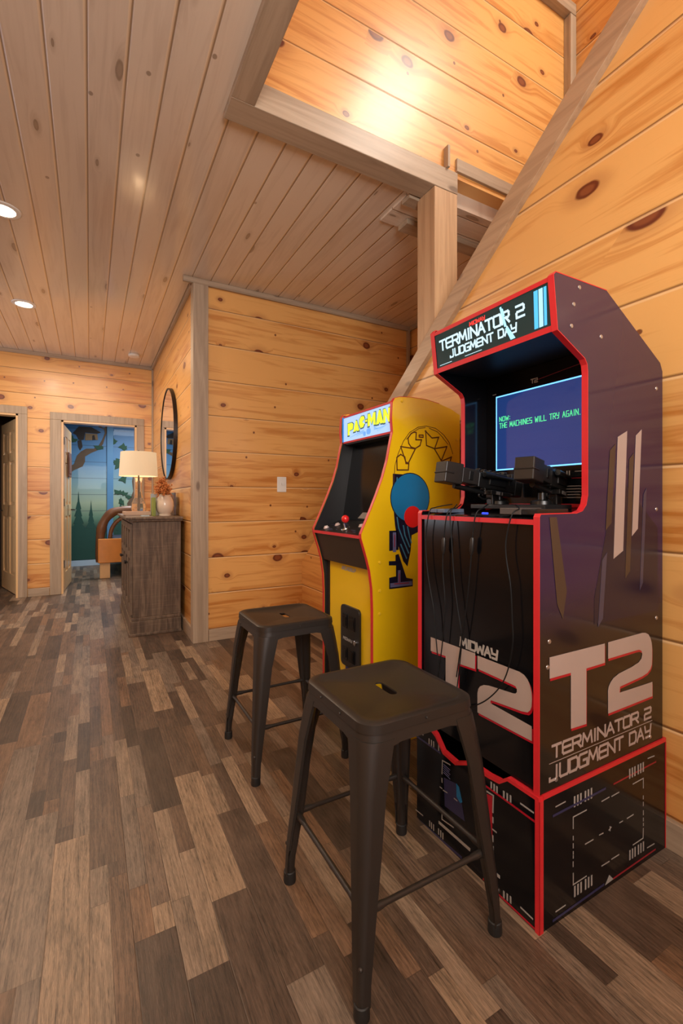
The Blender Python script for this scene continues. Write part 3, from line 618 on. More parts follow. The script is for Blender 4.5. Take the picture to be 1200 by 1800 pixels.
# mirror
mr = thing('wall_mirror', 'round mirror with thin black frame on the hallway pine wall', 'mirror', loc=(XC, 4.72, 1.715))
def ring_x(r0, r1, x0, x1, n=64):
    m = bmesh.new(); rr = []
    for x, r in ((x0, r0), (x1, r0), (x1, r1), (x0, r1), (x0, r0)): rr.append([(x, r * math.cos(2 * math.pi * k / n), r * math.sin(2 * math.pi * k / n)) for k in range(n)])
    return loft(m, rr, True, False, False)
obj('mirror_frame', ring_x(0.442, 0.430, -0.034, -0.001), M['hinge'], mr, smooth=True)
m = bmesh.new(); m.faces.new([m.verts.new((-0.028, 0.4295 * math.cos(2 * math.pi * k / 64), 0.4295 * math.sin(2 * math.pi * k / 64))) for k in range(64)])
r_ = bmesh.ops.extrude_face_region(m, geom=m.faces[:]); bmesh.ops.translate(m, vec=(0.02, 0, 0), verts=[v for v in r_['geom'] if isinstance(v, bmesh.types.BMVert)]); obj('mirror_glass', m, M['mirror'], mr)

# log bed seen through the door
lb = thing('log_bed', 'orange pine bed end with curved brown log rail in the mural bedroom', 'bed', loc=(0.3, 7.1, 0))
def rel(o, p): o.matrix_parent_inverse = Matrix.Translation(-p.location); return o
rel(obj('bed_board', B(((0.095, 7.0, 0.215), (0.80, 7.06, 0.545))), M['orangewood'], lb, bevel=0.01), lb)
rel(obj('leg', B(((0.118, 7.05, 0), (0.245, 7.15, 0.215))), M['pinelight'], lb, bevel=0.005), lb)
rel(obj('leg', B(((0.70, 7.05, 0), (0.80, 7.15, 0.215))), M['pinelight'], lb, bevel=0.005), lb)
lp = spline([(0.13, 7.12, 0.22), (0.125, 7.12, 0.55), (0.16, 7.12, 0.75), (0.26, 7.12, 0.89), (0.42, 7.12, 0.93), (0.80, 7.12, 0.93)], 8)
rel(obj('log_rail', tube(bmesh.new(), lp, [0.060 + 0.004 * math.sin(i * 0.6) for i in range(len(lp))], 14), M['log'], lb, smooth=True), lb)
rel(obj('log_brace', tube(bmesh.new(), spline([(0.24, 7.12, 0.50), (0.27, 7.12, 0.68), (0.36, 7.12, 0.80), (0.5, 7.12, 0.84)], 6), 0.028, 10), M['log'], lb, smooth=True), lb)
rel(obj('mattress', B(((0.30, 7.16, 0.22), (0.98, 8.5, 0.50))), flat('mattress_dark', (0.03, 0.03, 0.05), 0.8), lb, bevel=0.03), lb)

# ------------------------------------------------------------------ bar stools
def rsq(h, r, z, n=8, cx=0, cy=0):
    out = []
    for sx, sy, a0 in ((1, 1, 0), (-1, 1, 90), (-1, -1, 180), (1, -1, 270)):
        for k in range(n + 1):
            a = R(a0 + 90 * k / n); out.append((cx + sx * (h - r) + r * math.cos(a), cy + sy * (h - r) + r * math.sin(a), z))
    return out
def stadium(l, wd, z, n=8, cx=0, cy=0):
    out = []
    for sx, sy, a0 in ((1, 1, 0), (-1, 1, 90), (-1, -1, 180), (1, -1, 270)):
        for k in range(n + 1):
            a = R(a0 + 90 * k / n); out.append((cx + wd * math.cos(a), cy + sy * (l - wd) + wd * math.sin(a), z))
    return out
def make_stool(lab, loc):
    s = thing('bar_stool', lab, 'stool', 'black metal bar stools', loc)
    H = 0.575
    m = bmesh.new()
    loft(m, [stadium(0.042, 0.012, H - 0.010), stadium(0.042, 0.012, H - 0.006), rsq(0.135, 0.03, H - 0.005), rsq(0.142, 0.034, H), rsq(0.158, 0.045, H), rsq(0.164, 0.048, H - 0.004), rsq(0.1655, 0.048, H - 0.024), rsq(0.160, 0.046, H - 0.024), rsq(0.158, 0.045, H - 0.010), stadium(0.042, 0.012, H - 0.010)], True, False, False)
    seat = obj('seat', m, M['stool'], s, smooth=True)
    for x, y in ((-0.166, 0.05), (-0.166, -0.05), (0.0, -0.166)):
        q = bmesh.new(); bmesh.ops.create_uvsphere(q, u_segments=8, v_segments=6, radius=0.003); q.transform(Matrix.Translation((x, y, H - 0.014))); obj('rivet', q, M['stool'], seat)
    # apron: skirt ring under the seat with arched lower edge
    m = bmesh.new(); n = 8
    def arch(h, r, z0, z1, outw):
        out = []
        for p in rsq(h, r, 0, n): out.append(p)
        return out
    top = rsq(0.163, 0.047, H - 0.0245); rows = [top]
    def dense(pts, k=10):
        out = []
        for i in range(len(pts)):
            a, b = Vector(pts[i]), Vector(pts[(i + 1) % len(pts)])
            kk = k if (b - a).length > 0.08 else 1
            for j in range(kk): out.append(a.lerp(b, j / kk))
        return out
    T0 = dense(rsq(0.163, 0.047, H - 0.0245)); T1 = dense(rsq(0.172, 0.050, H - 0.085)); bot = []
    for a, b in zip(T0, T1):
        e = min(abs(a.x), abs(a.y)); f = max(0.0, min(1.0, (e - 0.070) / 0.045)); f = 0.42 + 0.58 * (1 - math.sqrt(max(0, 1 - f * f)))
        bot.append(a.lerp(b, f))
    ins = [Vector((p.x * 0.985, p.y * 0.985, p.z)) for p in bot]; it = [Vector((p.x * 0.985, p.y * 0.985, p.z)) for p in T0]
    loft(m, [T0, bot, ins, it, T0], True, False, False)
    obj('apron', m, M['stool'], s, smooth=True)
    for sx in (-1, 1):
        for sy in (-1, 1):
            rows = []
            for z, cx, w_, r in ((H - 0.040, 0.1665, 0.076, 0.042), (H - 0.085, 0.1722, 0.069, 0.036), (0.42, 0.1795, 0.057, 0.028), (0.30, 0.1885, 0.048, 0.023), (0.20, 0.1955, 0.039, 0.019), (0.14, 0.2005, 0.034, 0.0165), (0.10, 0.203, 0.031, 0.015), (0.07, 0.204, 0.028, 0.014), (0.045, 0.205, 0.0275, 0.0135), (0.025, 0.2055, 0.0275, 0.0135)):
                pts = [(cx - w_, cx)]
                for k in range(7): a = R(90 - 90 * k / 6); pts.append((cx - r + r * math.cos(a), cx - r + r * math.sin(a)))
                pts.append((cx, cx - w_))
                dpt = min(0.022, w_ * 0.55); rin = max(r - 0.004, 0.002)
                if z > 0.08:
                    pts += [(cx - dpt * 0.35, cx - w_ - 0.001), (cx - dpt * 0.6, cx - w_ * 0.9)]
                    for k in range(3): a = R(45 * k); pts.append((cx - dpt - 0.006 - rin * (1 - math.cos(a)) * 0.6, cx - dpt - 0.006 - rin * (1 - math.sin(a)) * 0.6))
                    pts += [(cx - w_ * 0.9, cx - dpt * 0.6), (cx - w_ - 0.001, cx - dpt * 0.35)]
                else:
                    c0 = cx - r
                    for a in (-20, -60, -105, -135, -165, 150, 120): pts.append((c0 + r * math.cos(R(a)), c0 + r * math.sin(R(a))))
                rows.append([(sx * p[0], sy * p[1], z) for p in pts])
            m = bmesh.new(); loft(m, rows); lg = obj('leg', m, M['stool'], s, smooth=True)
            c = (sx * 0.192, sy * 0.192)
            q = bmesh.new(); lathe(q, [(0.0165, 0.0), (0.0175, 0.004), (0.0165, 0.03), (0.0142, 0.032)], (c[0], c[1], 0), 18); obj('foot_cap', q, M['rubber'], lg, smooth=True)
            q = bmesh.new(); bmesh.ops.create_uvsphere(q, u_segments=10, v_segments=8, radius=0.0055); q.transform(Matrix.Translation((sx * 0.1975, sy * 0.1975, 0.105))); obj('bumper', q, M['stool'], lg, smooth=True)
    for a, b, c, d in ((-1, -1, 1, -1), (1, -1, 1, 1), (1, 1, -1, 1), (-1, 1, -1, -1)):
        e = 0.178
        tube_pts = [Vector((a * e, b * e, 0.197)).lerp(Vector((c * e, d * e, 0.197)), f) for f in (0.02, 0.10, 0.16, 0.84, 0.90, 0.98)]
        obj('stretcher', tube(bmesh.new(), tube_pts, [0.009, 0.009, 0.0065, 0.0065, 0.009, 0.009], 10), M['stool'], s, smooth=True)
    return s
def dup(o, loc, lab):
    r = o.copy(); C.objects.link(r); r.location = loc; r['label'] = lab
    for c1 in list(o.children):
        a = c1.copy(); C.objects.link(a); a.parent = r
        for c2 in c1.children:
            b = c2.copy(); C.objects.link(b); b.parent = a
    return r
s1 = make_stool('nearest dark metal bar stool with slotted square seat, before the black cabinet', (0.680, 0.990, 0))
s2 = dup(s1, (0.735, 1.838, 0), 'farther dark metal bar stool, in front of the yellow cabinet')

# ------------------------------------------------------------------ black gun cabinet
TF, TN, TY0, TY1, TB = 0.965, 0.742, 0.742, 1.212, 1.528
t2 = thing('arcade_cabinet', 'tall black two-gun arcade cabinet on riser with lit marquee and red edging', 'arcade machine', loc=(1.25, 0.98, 0))
def P2(name, bm, mat, **kw): return rel(obj(name, bm, mat, t2, **kw), t2)
prof = [(TF, 0.338), (TF, 1.020), (0.969, 1.027), (1.110, 1.028), (1.135, 1.034), (1.151, 1.050), (1.158, 1.075), (1.158, 1.405), (1.155, 1.424), (1.145, 1.438), (1.034, 1.494), (1.018, 1.629), (1.026, 1.637), (1.242, 1.638), (1.515, 1.480), (TB, 1.455), (TB, 0.338)]
TW = 0.016
sideN = P2('side_panel', PR(prof, 'y', TY0, TY0 + TW), M['side']); sideN['label'] = 'near side panel with big silver letters'
P2('side_panel', PR(prof, 'y', TY1 - TW, TY1), M['gloss'])
def edging(prof, y0, y1, th=0.0022, closed=False):
    m = bmesh.new(); pts = [Vector(p) for p in prof]; n = len(pts)
    # signed area for outward side
    ar = sum(pts[i].x * pts[(i + 1) % n].y - pts[(i + 1) % n].x * pts[i].y for i in range(n))
    sg = -1 if ar > 0 else 1; seg = n - 4
    off = []
    for i in range(n):
        a = (pts[i] - pts[i - 1]).normalized(); b = (pts[(i + 1) % n] - pts[i]).normalized()
        na, nb = Vector((-a.y, a.x)) * sg, Vector((-b.y, b.x)) * sg; q = (na + nb).normalized(); off.append(pts[i] + q * th / max(0.5, q.dot(na)))
    for i in range(seg):
        j = i + 1
        loop = [(pts[i], y0), (off[i], y0), (off[i], y1), (pts[i], y1)]; loop2 = [(pts[j], y0), (off[j], y0), (off[j], y1), (pts[j], y1)]
        A = [m.verts.new((p.x, yy, p.y)) for p, yy in loop]; Bv = [m.verts.new((p.x, yy, p.y)) for p, yy in loop2]
        for k in range(4): m.faces.new((A[k], A[(k + 1) % 4], Bv[(k + 1) % 4], Bv[k]))
        m.faces.new(A); m.faces.new(Bv)
    return m
P2('edge_trim', edging(prof, TY0 - 0.0005, TY0 + TW + 0.0005), M['red'])['label'] = 'red edging strip'
P2('edge_trim', edging(prof, TY1 - TW - 0.0005, TY1 + 0.0005), M['red'])['label'] = 'red edging strip'
yi0, yi1 = TY0 + TW + 0.001, TY1 - TW - 0.001
fp = P2('front_panel', B(((TF + 0.005, yi0, 0.338), (TF + 0.017, yi1, 1.002))), M['gloss'])
P2('control_deck', PR([(TF + 0.003, 1.003), (TF + 0.003, 1.016), (TF + 0.02, 1.019), (1.262, 1.040), (1.262, 1.003)], 'y', yi0, yi1), M['gloss'], bevel=0.001)
P2('deck_edging', B(((TF - 0.002, yi0, 1.001), (TF + 0.0025, yi1, 1.014))), M['red'])
P2('bezel', B(((1.265, yi0, 1.041), (1.275, yi1, 1.500))), M['gloss'])
P2('bezel_strip', B(((1.258, yi0, 1.041), (1.2645, yi1, 1.052))), M['red'])
P2('back_panel', B(((TB - 0.012, yi0, 0.338), (TB - 0.001, yi1, 1.45))), M['black'])
P2('top_panel', PR([(1.03, 1.625), (1.242, 1.626), (1.505, 1.474), (1.505, 1.462), (1.238, 1.614), (1.03, 1.612)], 'y', yi0, yi1), M['black'])
P2('soffit', PR([(1.045, 1.500), (1.264, 1.501), (1.264, 1.512), (1.045, 1.511)], 'y', yi0, yi1), M['black'])
# marquee
dx, dz = 1.018 - 1.034, 1.629 - 1.494; Lm = math.hypot(dx, dz)
mq = Plane((1.036, TY1 - TW, 1.494), (0, -1, 0), (dx / Lm, 0, dz / Lm), (-dz / Lm, 0, dx / Lm)); mw_ = TY1 - TY0 - 2 * TW
mar = P2('marquee', D(mq, [[(0.001, 0.016), (mw_ - 0.001, 0.016), (mw_ - 0.001, Lm - 0.012), (0.001, Lm - 0.012)]], 0.0), M['marq_bg']); mar['label'] = 'lit marquee sign'
P2('marquee_edging', D(mq, [[(0, 0.0), (mw_, 0.0), (mw_, 0.0155), (0, 0.0155)], [(0, Lm - 0.0115), (mw_, Lm - 0.0115), (mw_, Lm), (0, Lm)]], 0.003), M['red'])
def sub(name, bm, mat, par): return obj(name, bm, mat, par)
def under(par):
    return lambda name, bm, mat, **kw: obj(name, bm, mat, par, **kw)
U = under(mar)
U('title_lettering', text(text(bmesh.new(), mq, 'TERMINATOR 2', 0.022, 0.070, 0.358, 0.030, 0.0062, 0.012, gap=0.22, d=0.001), mq, 'JUDGMENT DAY', 0.066, 0.036, 0.330, 0.022, 0.0048, 0.010, gap=0.26, d=0.001), M['marq_txt'])
U('maker_lettering', text(bmesh.new(), mq, 'MIDWAY', 0.160, 0.106, 0.222, 0.010, 0.0028, 0.003, gap=0.2, d=0.001), M['marq_red'])
U('small_lines', D(mq, [[(0.014, 0.022), (0.07, 0.022), (0.07, 0.0235), (0.014, 0.0235)], [(0.13, 0.022), (0.20, 0.022), (0.20, 0.0235), (0.13, 0.0235)]], 0.001), M['marq_txt'])
U('slanted_bars', D(mq, [[(0.278, 0.118), (0.284, 0.119), (0.298, 0.060), (0.290, 0.060)], [(0.292, 0.055), (0.302, 0.057), (0.324, 0.020), (0.308, 0.019)], [(0.285, 0.112), (0.289, 0.112), (0.294, 0.090), (0.290, 0.090)]], 0.0013), M['marq_blue2'])
U('blue_bars', D(mq, [[(0.386, 0.022), (0.398, 0.022), (0.404, 0.118), (0.392, 0.118)], [(0.416, 0.022), (0.424, 0.022), (0.430, 0.118), (0.422, 0.118)]], 0.001), M['marq_blue'])
U('pale_bar', D(mq, [[(0.401, 0.022), (0.413, 0.022), (0.419, 0.118), (0.407, 0.118)]], 0.0012), M['marq_blue2'])
# screen
scp = Plane((1.264, TY1 - 0.062, 1.168), (0, -1, 0), (0, 0, 1), (-1, 0, 0)); SWd, SHt = 0.348, 0.262
scr = P2('screen', D(scp, [[(0, 0), (SWd, 0), (SWd, SHt), (0, SHt)]], 0.0012), M['screen']); scr['label'] = 'blue glowing game screen'
U = under(scr); b_ = 0.0045
U('screen_border', D(scp, [[(0, 0), (SWd, 0), (SWd, b_), (0, b_)], [(0, SHt - b_), (SWd, SHt - b_), (SWd, SHt), (0, SHt)], [(0, b_), (b_ * 0.9, b_), (b_ * 0.9, SHt - b_), (0, SHt - b_)], [(SWd - b_, b_), (SWd, b_), (SWd, SHt - b_), (SWd - b_, SHt - b_)]], 0.002), M['scr_line'])
U('screen_text', text(text(bmesh.new(), scp, 'THE MACHINES WILL TRY AGAIN.', 0.016, 0.148, 0.318, 0.017, 0.0021, gap=0.45, d=0.002), scp, 'NOW:', 0.016, 0.172, 0.062, 0.015, 0.0021, gap=0.45, d=0.002), M['scr_txt'])
bz = Plane((1.2645, TY1 - TW, 1.04), (0, -1, 0), (0, 0, 1), (-1, 0, 0))
P2('bezel_print', text(D(bz, [[(0.03, 0.398), (0.045, 0.398), (0.045, 0.401), (0.03, 0.401)], [(0.28, 0.098), (0.284, 0.098), (0.284, 0.112), (0.28, 0.112)], [(0.288, 0.098), (0.292, 0.098), (0.292, 0.112), (0.288, 0.112)], [(0.296, 0.098), (0.300, 0.098), (0.300, 0.112), (0.296, 0.112)], [(0.318, 0.098), (0.322, 0.098), (0.322, 0.112), (0.318, 0.112)], [(0.326, 0.098), (0.330, 0.098), (0.330, 0.112), (0.326, 0.112)],
    [(0.345, 0.108), (0.37, 0.108), (0.37, 0.110), (0.345, 0.110)]] + [[(0.255 + 0.0, 0.03 + i * 0.0085), (0.255 + random.uniform(0.10, 0.125), 0.03 + i * 0.0085), (0.36, 0.0325 + i * 0.0085), (0.255, 0.0325 + i * 0.0085)] for i in range(5)], 0.001), bz, 'T2', 0.192, 0.406, 0.216, 0.012, 0.0035, 0.003, d=0.001), M['grey'])
P2('bezel_red_line', D(bz, [[(0.25, 0.088), (0.42, 0.088), (0.42, 0.090), (0.25, 0.090)], [(0.22, 0.412), (0.42, 0.430), (0.42, 0.4315), (0.22, 0.4135)]], 0.001), M['pred2'])
# front artwork
fpl = Plane((TF + 0.005, 0, 0), (0, 1, 0), (0, 0, 1), (-1, 0, 0))
Tf = [(1.1542, 0.6187), (0.9593, 0.6223), (0.9605, 0.5769), (1.0283, 0.5723), (1.0283, 0.4390), (1.0833, 0.4333), (1.0833, 0.5778), (1.1542, 0.5737)]
F2 = [(0.9504, 0.6189), (0.8060, 0.6201), (0.7915, 0.6169), (0.7810, 0.6090), (0.7735, 0.5966), (0.7686, 0.5800), (0.7674, 0.5635), (0.7686, 0.5447), (0.7726, 0.5340), (0.7804, 0.5255), (0.7995, 0.5210), (0.9002, 0.5106), (0.9032, 0.5060), (0.9009, 0.5011), (0.7680, 0.4953), (0.7680, 0.4587), (0.9504, 0.4565), (0.9504, 0.5116), (0.9472, 0.5247), (0.9405, 0.5345), (0.9268, 0.5432), (0.9077, 0.5482), (0.8258, 0.5571), (0.8175, 0.5596), (0.8132, 0.5650), (0.8132, 0.5731), (0.8175, 0.5783), (0.8258, 0.5794), (0.9504, 0.5817)]
def shift(p, a, b): return [(x + a, y + b) for x, y in p]
P2('front_logo_shadow', D(fpl, [shift(Tf, -0.004, -0.006), shift(F2, -0.004, -0.006)], 0.0007), M['pred'])
P2('front_logo', D(fpl, [Tf, F2], 0.0014), M['tan'])['label'] = 'large silver T2 letters on the front'
P2('front_maker_lettering', text(bmesh.new(), Plane((TF + 0.005, 1.020, 0.6285), (0, -1, 0), (0, 0, 1), (-1, 0, 0)), 'MIDWAY', 0.0, 0.0, 0.142, 0.024, 0.0066, 0.006, gap=0.18, d=0.0012), M['grey'])
# side artwork
spl = Plane((0, TY0, 0), (1, 0, 0), (0, 0, 1), (0, -1, 0))
Ts = [(1.0007, 0.6713), (1.2307, 0.6713), (1.2307, 0.6185), (1.1489, 0.6175), (1.1489, 0.4709), (1.0845, 0.4735), (1.0845, 0.6180), (1.0007, 0.6183)]
S2 = [(1.2465, 0.6721), (1.4141, 0.6746), (1.4322, 0.6721), (1.4475, 0.6655), (1.4579, 0.6539), (1.4654, 0.6376), (1.4679, 0.6202), (1.4679, 0.5964), (1.4660, 0.5730), (1.4579, 0.5608), (1.4413, 0.5520), (1.4141, 0.5470), (1.3021, 0.5391), (1.3004, 0.5225), (1.4691, 0.5205), (1.4691, 0.4780), (1.2465, 0.4759), (1.2460, 0.5392), (1.2491, 0.5495), (1.2587, 0.5602), (1.2721, 0.5693), (1.2993, 0.5770), (1.3612, 0.5840), (1.3963, 0.5910), (1.4111, 0.5998), (1.4153, 0.6118), (1.4111, 0.6224), (1.3992, 0.6276), (1.3845, 0.6283), (1.2465, 0.6267)]
P2('side_logo_shadow', D(spl, [shift(Ts, 0.003, -0.007), shift(S2, 0.003, -0.007)], 0.0007), M['pred'])
P2('side_logo', D(spl, [Ts, S2], 0.0014), M['tan'])['label'] = 'large silver T2 letters on the side'
P2('side_title', text(text(bmesh.new(), spl, 'TERMINATOR 2', 1.012, 0.417, 1.462, 0.030, 0.0066, 0.008, gap=0.2), spl, 'JUDGMENT DAY', 1.002, 0.362, 1.462, 0.033, 0.0066, 0.008, gap=0.2), M['tan'])['label'] = 'two lines of silver title lettering'
P2('side_rule', D(spl, [[(1.0, 0.4045), (1.47, 0.4045), (1.47, 0.4060), (1.0, 0.4060)]]), M['tan'])
# plain abstract shards in the tones of the printed artwork
P2('side_abstract_panel', D(spl, [[(1.185, 0.73), (1.50, 0.73), (1.50, 0.98), (1.30, 1.13), (1.245, 1.00), (1.185, 0.80)]], 0.0007), M['deep'])
for k, (x0, x1, z0, z1, mm) in enumerate(((1.235, 1.262, 0.98, 1.22, 'umber'), (1.272, 1.318, 0.90, 1.26, 'tan'), (1.328, 1.352, 0.84, 1.20, 'umber'), (1.362, 1.392, 0.96, 1.27, 'tan'), (1.402, 1.418, 0.80, 1.10, 'slate'), (1.20, 1.222, 0.72, 0.92, 'slate'))):
    P2('side_abstract_bar', D(spl, [[(x0, z0), (x1, z0 + 0.02), (x1 + 0.02, z1), (x0 + 0.02, z1 - 0.02)]], 0.0013), M[mm])
P2('side_abstract_bar', D(spl, [[(1.00, 1.020), (1.028, 1.020), (1.068, 0.83), (1.052, 0.76), (1.030, 0.80)]], 0.0013), M['umber'])
for x, z in [(1.1211, 1.6196), (1.0977, 1.5705), (1.0883, 1.5127), (1.2158, 1.5070), (1.4931, 1.3995), (1.4931, 1.0360), (1.4931, 0.7085), (1.0008, 0.7101), (0.9943, 0.6474), (1.0270, 0.3594), (1.4587, 0.3589)]:
    q = bmesh.new(); lathe(q, [(0.006, 0), (0.005, 0.0015), (0.002, 0.002)], (0, 0, 0), 14); q.transform(Matrix.Translation((x, TY0 - 0.0003, z)) @ Matrix.Rotation(R(90), 4, 'X')); P2('screw', q, M['screw'])
# riser under the cabinet
rx0, rx1, ry0, ry1, rz = 0.960, 1.539, 0.740, 1.214, 0.332
wave = [(ry0, 0), (ry1, 0), (ry1, 0.325), (1.150, 0.325), (1.120, 0.312), (1.085, 0.275), (1.03, 0.268), (0.97, 0.298), (0.90, 0.298), (0.862, 0.303), (0.835, 0.325), (ry0, 0.325)]
rs = P2('riser', prism(PR([(rx0 + 0.014, 0.0), (rx1, 0.0), (rx1, 0.325), (rx0 + 0.014, 0.325)], 'y', ry0, ry0 + 0.016), wave, 'x', rx0, rx0 + 0.0135), M['gloss']); rs['label'] = 'black printed riser box under the cabinet'
U = under(rs)
U('far_side', B(((rx0 + 0.014, ry1 - 0.016, 0), (rx1, ry1, 0.325))), M['gloss'])
U('riser_back', B(((rx1 - 0.014, ry0 + 0.017, 0), (rx1 - 0.001, ry1 - 0.017, 0.325))), M['black'])
m = B(((rx0 + 0.0135, ry0 - 0.002, 0.3255), (rx1 + 0.002, ry0 + 0.0165, 0.337)), ((rx0 - 0.002, ry0 - 0.0025, 0), (rx0 + 0.0135, ry0 - 0.0003, 0.3255)), ((rx1 + 0.0005, ry0 - 0.002, 0), (rx1 + 0.0025, ry0 + 0.0165, 0.3255)), ((rx0 - 0.0025, ry0 - 0.0025, 0), (rx0 - 0.0003, ry0 + 0.010, 0.3255)))
wv = wave[2:]; wn = len(wv)
for i in range(wn - 1):
    a, b = wv[i], wv[i + 1]; prism(m, [(a[0], a[1]), (b[0], b[1]), (b[0], b[1] + 0.010), (a[0], a[1] + 0.010)], 'x', rx0 - 0.002, rx0 + 0.0137)
U('riser_edging', m, M['red'])
rp = Plane((0, ry0, 0), (1, 0, 0), (0, 0, 1), (0, -1, 0))
def bars(pl, x, z, n=3, w_=0.006, g=0.013, h=0.028, s=1): return [[(x + s * i * g, z), (x + s * (i * g + w_), z), (x + s * (i * g + w_), z + h), (x + s * i * g, z + h)] for i in range(n)]
def ln(pl, pts, wd, d=0.0006): return stroke(bmesh.new(), pl, pts, wd, d)
mk = D(rp, bars(rp, 1.095, 0.268) + bars(rp, 1.140, 0.268) + bars(rp, 1.345, 0.268) + bars(rp, 1.388, 0.268) + bars(rp, 1.095, 0.036) + bars(rp, 1.140, 0.036) + bars(rp, 1.345, 0.036) + bars(rp, 1.388, 0.036))
SEG = [(1.0229, 0.2932), (1.0601, 0.2942), (1.0229, 0.0298), (1.0601, 0.0302), (1.4425, 0.2999), (1.4765, 0.2981), (1.4394, 0.0370), (1.4765, 0.0353), (1.0919, 0.2149), (1.0919, 0.2443), (1.0919, 0.2443), (1.1473, 0.2444), (1.0919, 0.0988), (1.0919, 0.0694), (1.0919, 0.0694), (1.1473, 0.0694), (1.3652, 0.2475), (1.4182, 0.2482), (1.4182, 0.2482), (1.4182, 0.2199), (1.4182, 0.1015), (1.4170, 0.0736), (1.4170, 0.0736), (1.3652, 0.0725), (1.0919, 0.1943), (1.0919, 0.1855), (1.0919, 0.1752), (1.0919, 0.1650), (1.0919, 0.1547), (1.0919, 0.1488), (1.0919, 0.1444), (1.0919, 0.1385), (1.0919, 0.1282), (1.0919, 0.1165), (1.4182, 0.1965), (1.4182, 0.1882), (1.4182, 0.1782), (1.4182, 0.1682), (1.4182, 0.1532), (1.4182, 0.1415), (1.4182, 0.1315), (1.4182, 0.1232), (1.4182, 0.1165), (1.4182, 0.1098), (1.2151, 0.2456), (1.2490, 0.2464), (1.2607, 0.2449), (1.2948, 0.2457), (1.1424, 0.1560), (1.1760, 0.1559), (1.2048, 0.1578), (1.2213, 0.1570), (1.2480, 0.1560), (1.2586, 0.1601), (1.2533, 0.1635), (1.2533, 0.1526), (1.2987, 0.1590), (1.3130, 0.1589), (1.3355, 0.1587), (1.3663, 0.1594), (1.2151, 0.0702), (1.2490, 0.0696), (1.2607, 0.0714), (1.2948, 0.0711)]
for i in range(0, len(SEG), 2): stroke(mk, rp, [SEG[i], SEG[i + 1]], 0.0028)
decal(mk, rp, [(1.2501, 0.0316), (1.2693, 0.0129), (1.2306, 0.0113)])
U('side_markings', mk, M['grey'])
NV = [(1.0133, 0.2735), (1.2306, 0.2755), (1.0133, 0.0119), (1.2228, 0.0161), (1.2715, 0.2756), (1.4859, 0.2778), (1.2704, 0.0141), (1.4828, 0.0159)]
U('side_navy_lines', stroke(stroke(bmesh.new(), rp, NV[0:2], 0.006), rp, NV[2:4], 0.006), M['navy'])
U('side_red_lines', stroke(stroke(bmesh.new(), rp, NV[4:6], 0.0045), rp, NV[6:8], 0.0045), M['pred2'])
rf = Plane((rx0, 0, 0), (0, 1, 0), (0, 0, 1), (-1, 0, 0))
fm = bmesh.new()
for seq in ([(0.8909, 0.2907), (0.8909, 0.2774), (0.8807, 0.2903), (0.8807, 0.2743), (0.8710, 0.2898), (0.8710, 0.2754), (0.8477, 0.2898), (0.8477, 0.2756), (0.8364, 0.2905), (0.8364, 0.2750), (0.8256, 0.2910), (0.8256, 0.2770), (0.8909, 0.0263), (0.8909, 0.0116), (0.8807, 0.0279), (0.8807, 0.0118), (0.8703, 0.0283), (0.8703, 0.0123), (0.8477, 0.0249), (0.8477, 0.0107), (0.8364, 0.0264), (0.8364, 0.0123), (0.8256, 0.0276), (0.8256, 0.0136)], ):
    for i in range(0, len(seq), 2): stroke(fm, rf, [seq[i], seq[i + 1]], 0.005)
for seq, wd in (([(0.7934, 0.2901), (0.7565, 0.2897), (0.7928, 0.0258), (0.7587, 0.0252), (0.9321, 0.2563), (0.8834, 0.2597), (0.8834, 0.2597), (0.8852, 0.2133), (0.8852, 0.1986), (0.8852, 0.1855), (0.8852, 0.1489), (0.8852, 0.1343), (0.8845, 0.1202), (0.8845, 0.0763), (0.8845, 0.0763), (0.9313, 0.0740), (0.9044, 0.1662), (0.8740, 0.1663), (0.9422, 0.1655), (0.9280, 0.1666)], 0.004), ([(1.2094, 0.2894), (1.1812, 0.2909), (1.2196, 0.0216), (1.1832, 0.0245), (1.0877, 0.2533), (1.0536, 0.2573), (1.0877, 0.2533), (1.0899, 0.2108), (1.0899, 0.1961), (1.0899, 0.1842), (1.0899, 0.0867), (1.0899, 0.0690), (1.0899, 0.0690), (1.0392, 0.0757), (1.0987, 0.1646), (1.0899, 0.1650), (1.0834, 0.1627), (1.0663, 0.1650), (1.0351, 0.1653), (1.0230, 0.1652)], 0.0032)):
    for i in range(0, len(seq), 2): stroke(fm, rf, [seq[i], seq[i + 1]], wd)
B6 = [(1.1511, 0.2907), (1.1511, 0.2738), (1.1394, 0.2915), (1.1394, 0.2732), (1.1293, 0.2916), (1.1293, 0.2734), (1.1053, 0.2922), (1.1053, 0.2773), (1.1487, 0.0269), (1.1487, 0.0116), (1.1394, 0.0266), (1.1394, 0.0098), (1.1293, 0.0268), (1.1293, 0.0101), (1.1053, 0.0282), (1.1053, 0.0133), (1.0952, 0.0287), (1.0952, 0.0109), (1.0856, 0.0275), (1.0856, 0.0113)]
for i in range(0, len(B6), 2): stroke(fm, rf, [B6[i], B6[i + 1]], 0.0042)
decal(fm, rf, [(1.1053, 0.0551), (0.9688, 0.0584), (0.9706, 0.0489), (1.1053, 0.0461)]); decal(fm, rf, [(0.9280, 0.0566), (0.8611, 0.0580), (0.8611, 0.0494), (0.9280, 0.0460)])
U('front_markings', fm, M['grey'])
tx = bmesh.new()
for k in range(9):
    p, q = [(0.9193, 0.1540), (0.8928, 0.1528)]
    stroke(tx, rf, [(p[0], p[1] - 0.009 * k), (q[0] + 0.003 * (k % 3), q[1] - 0.0092 * k)], 0.0026, 0.0011)
for k in range(5):
    p, q = [(1.0812, 0.2448), (1.0536, 0.2414)]
    stroke(tx, rf, [(p[0], p[1] - 0.0065 * k), (q[0] + 0.004 * (k % 2), q[1] - 0.0068 * k)], 0.0020, 0.0011)
U('front_small_print', tx, M['lav'])
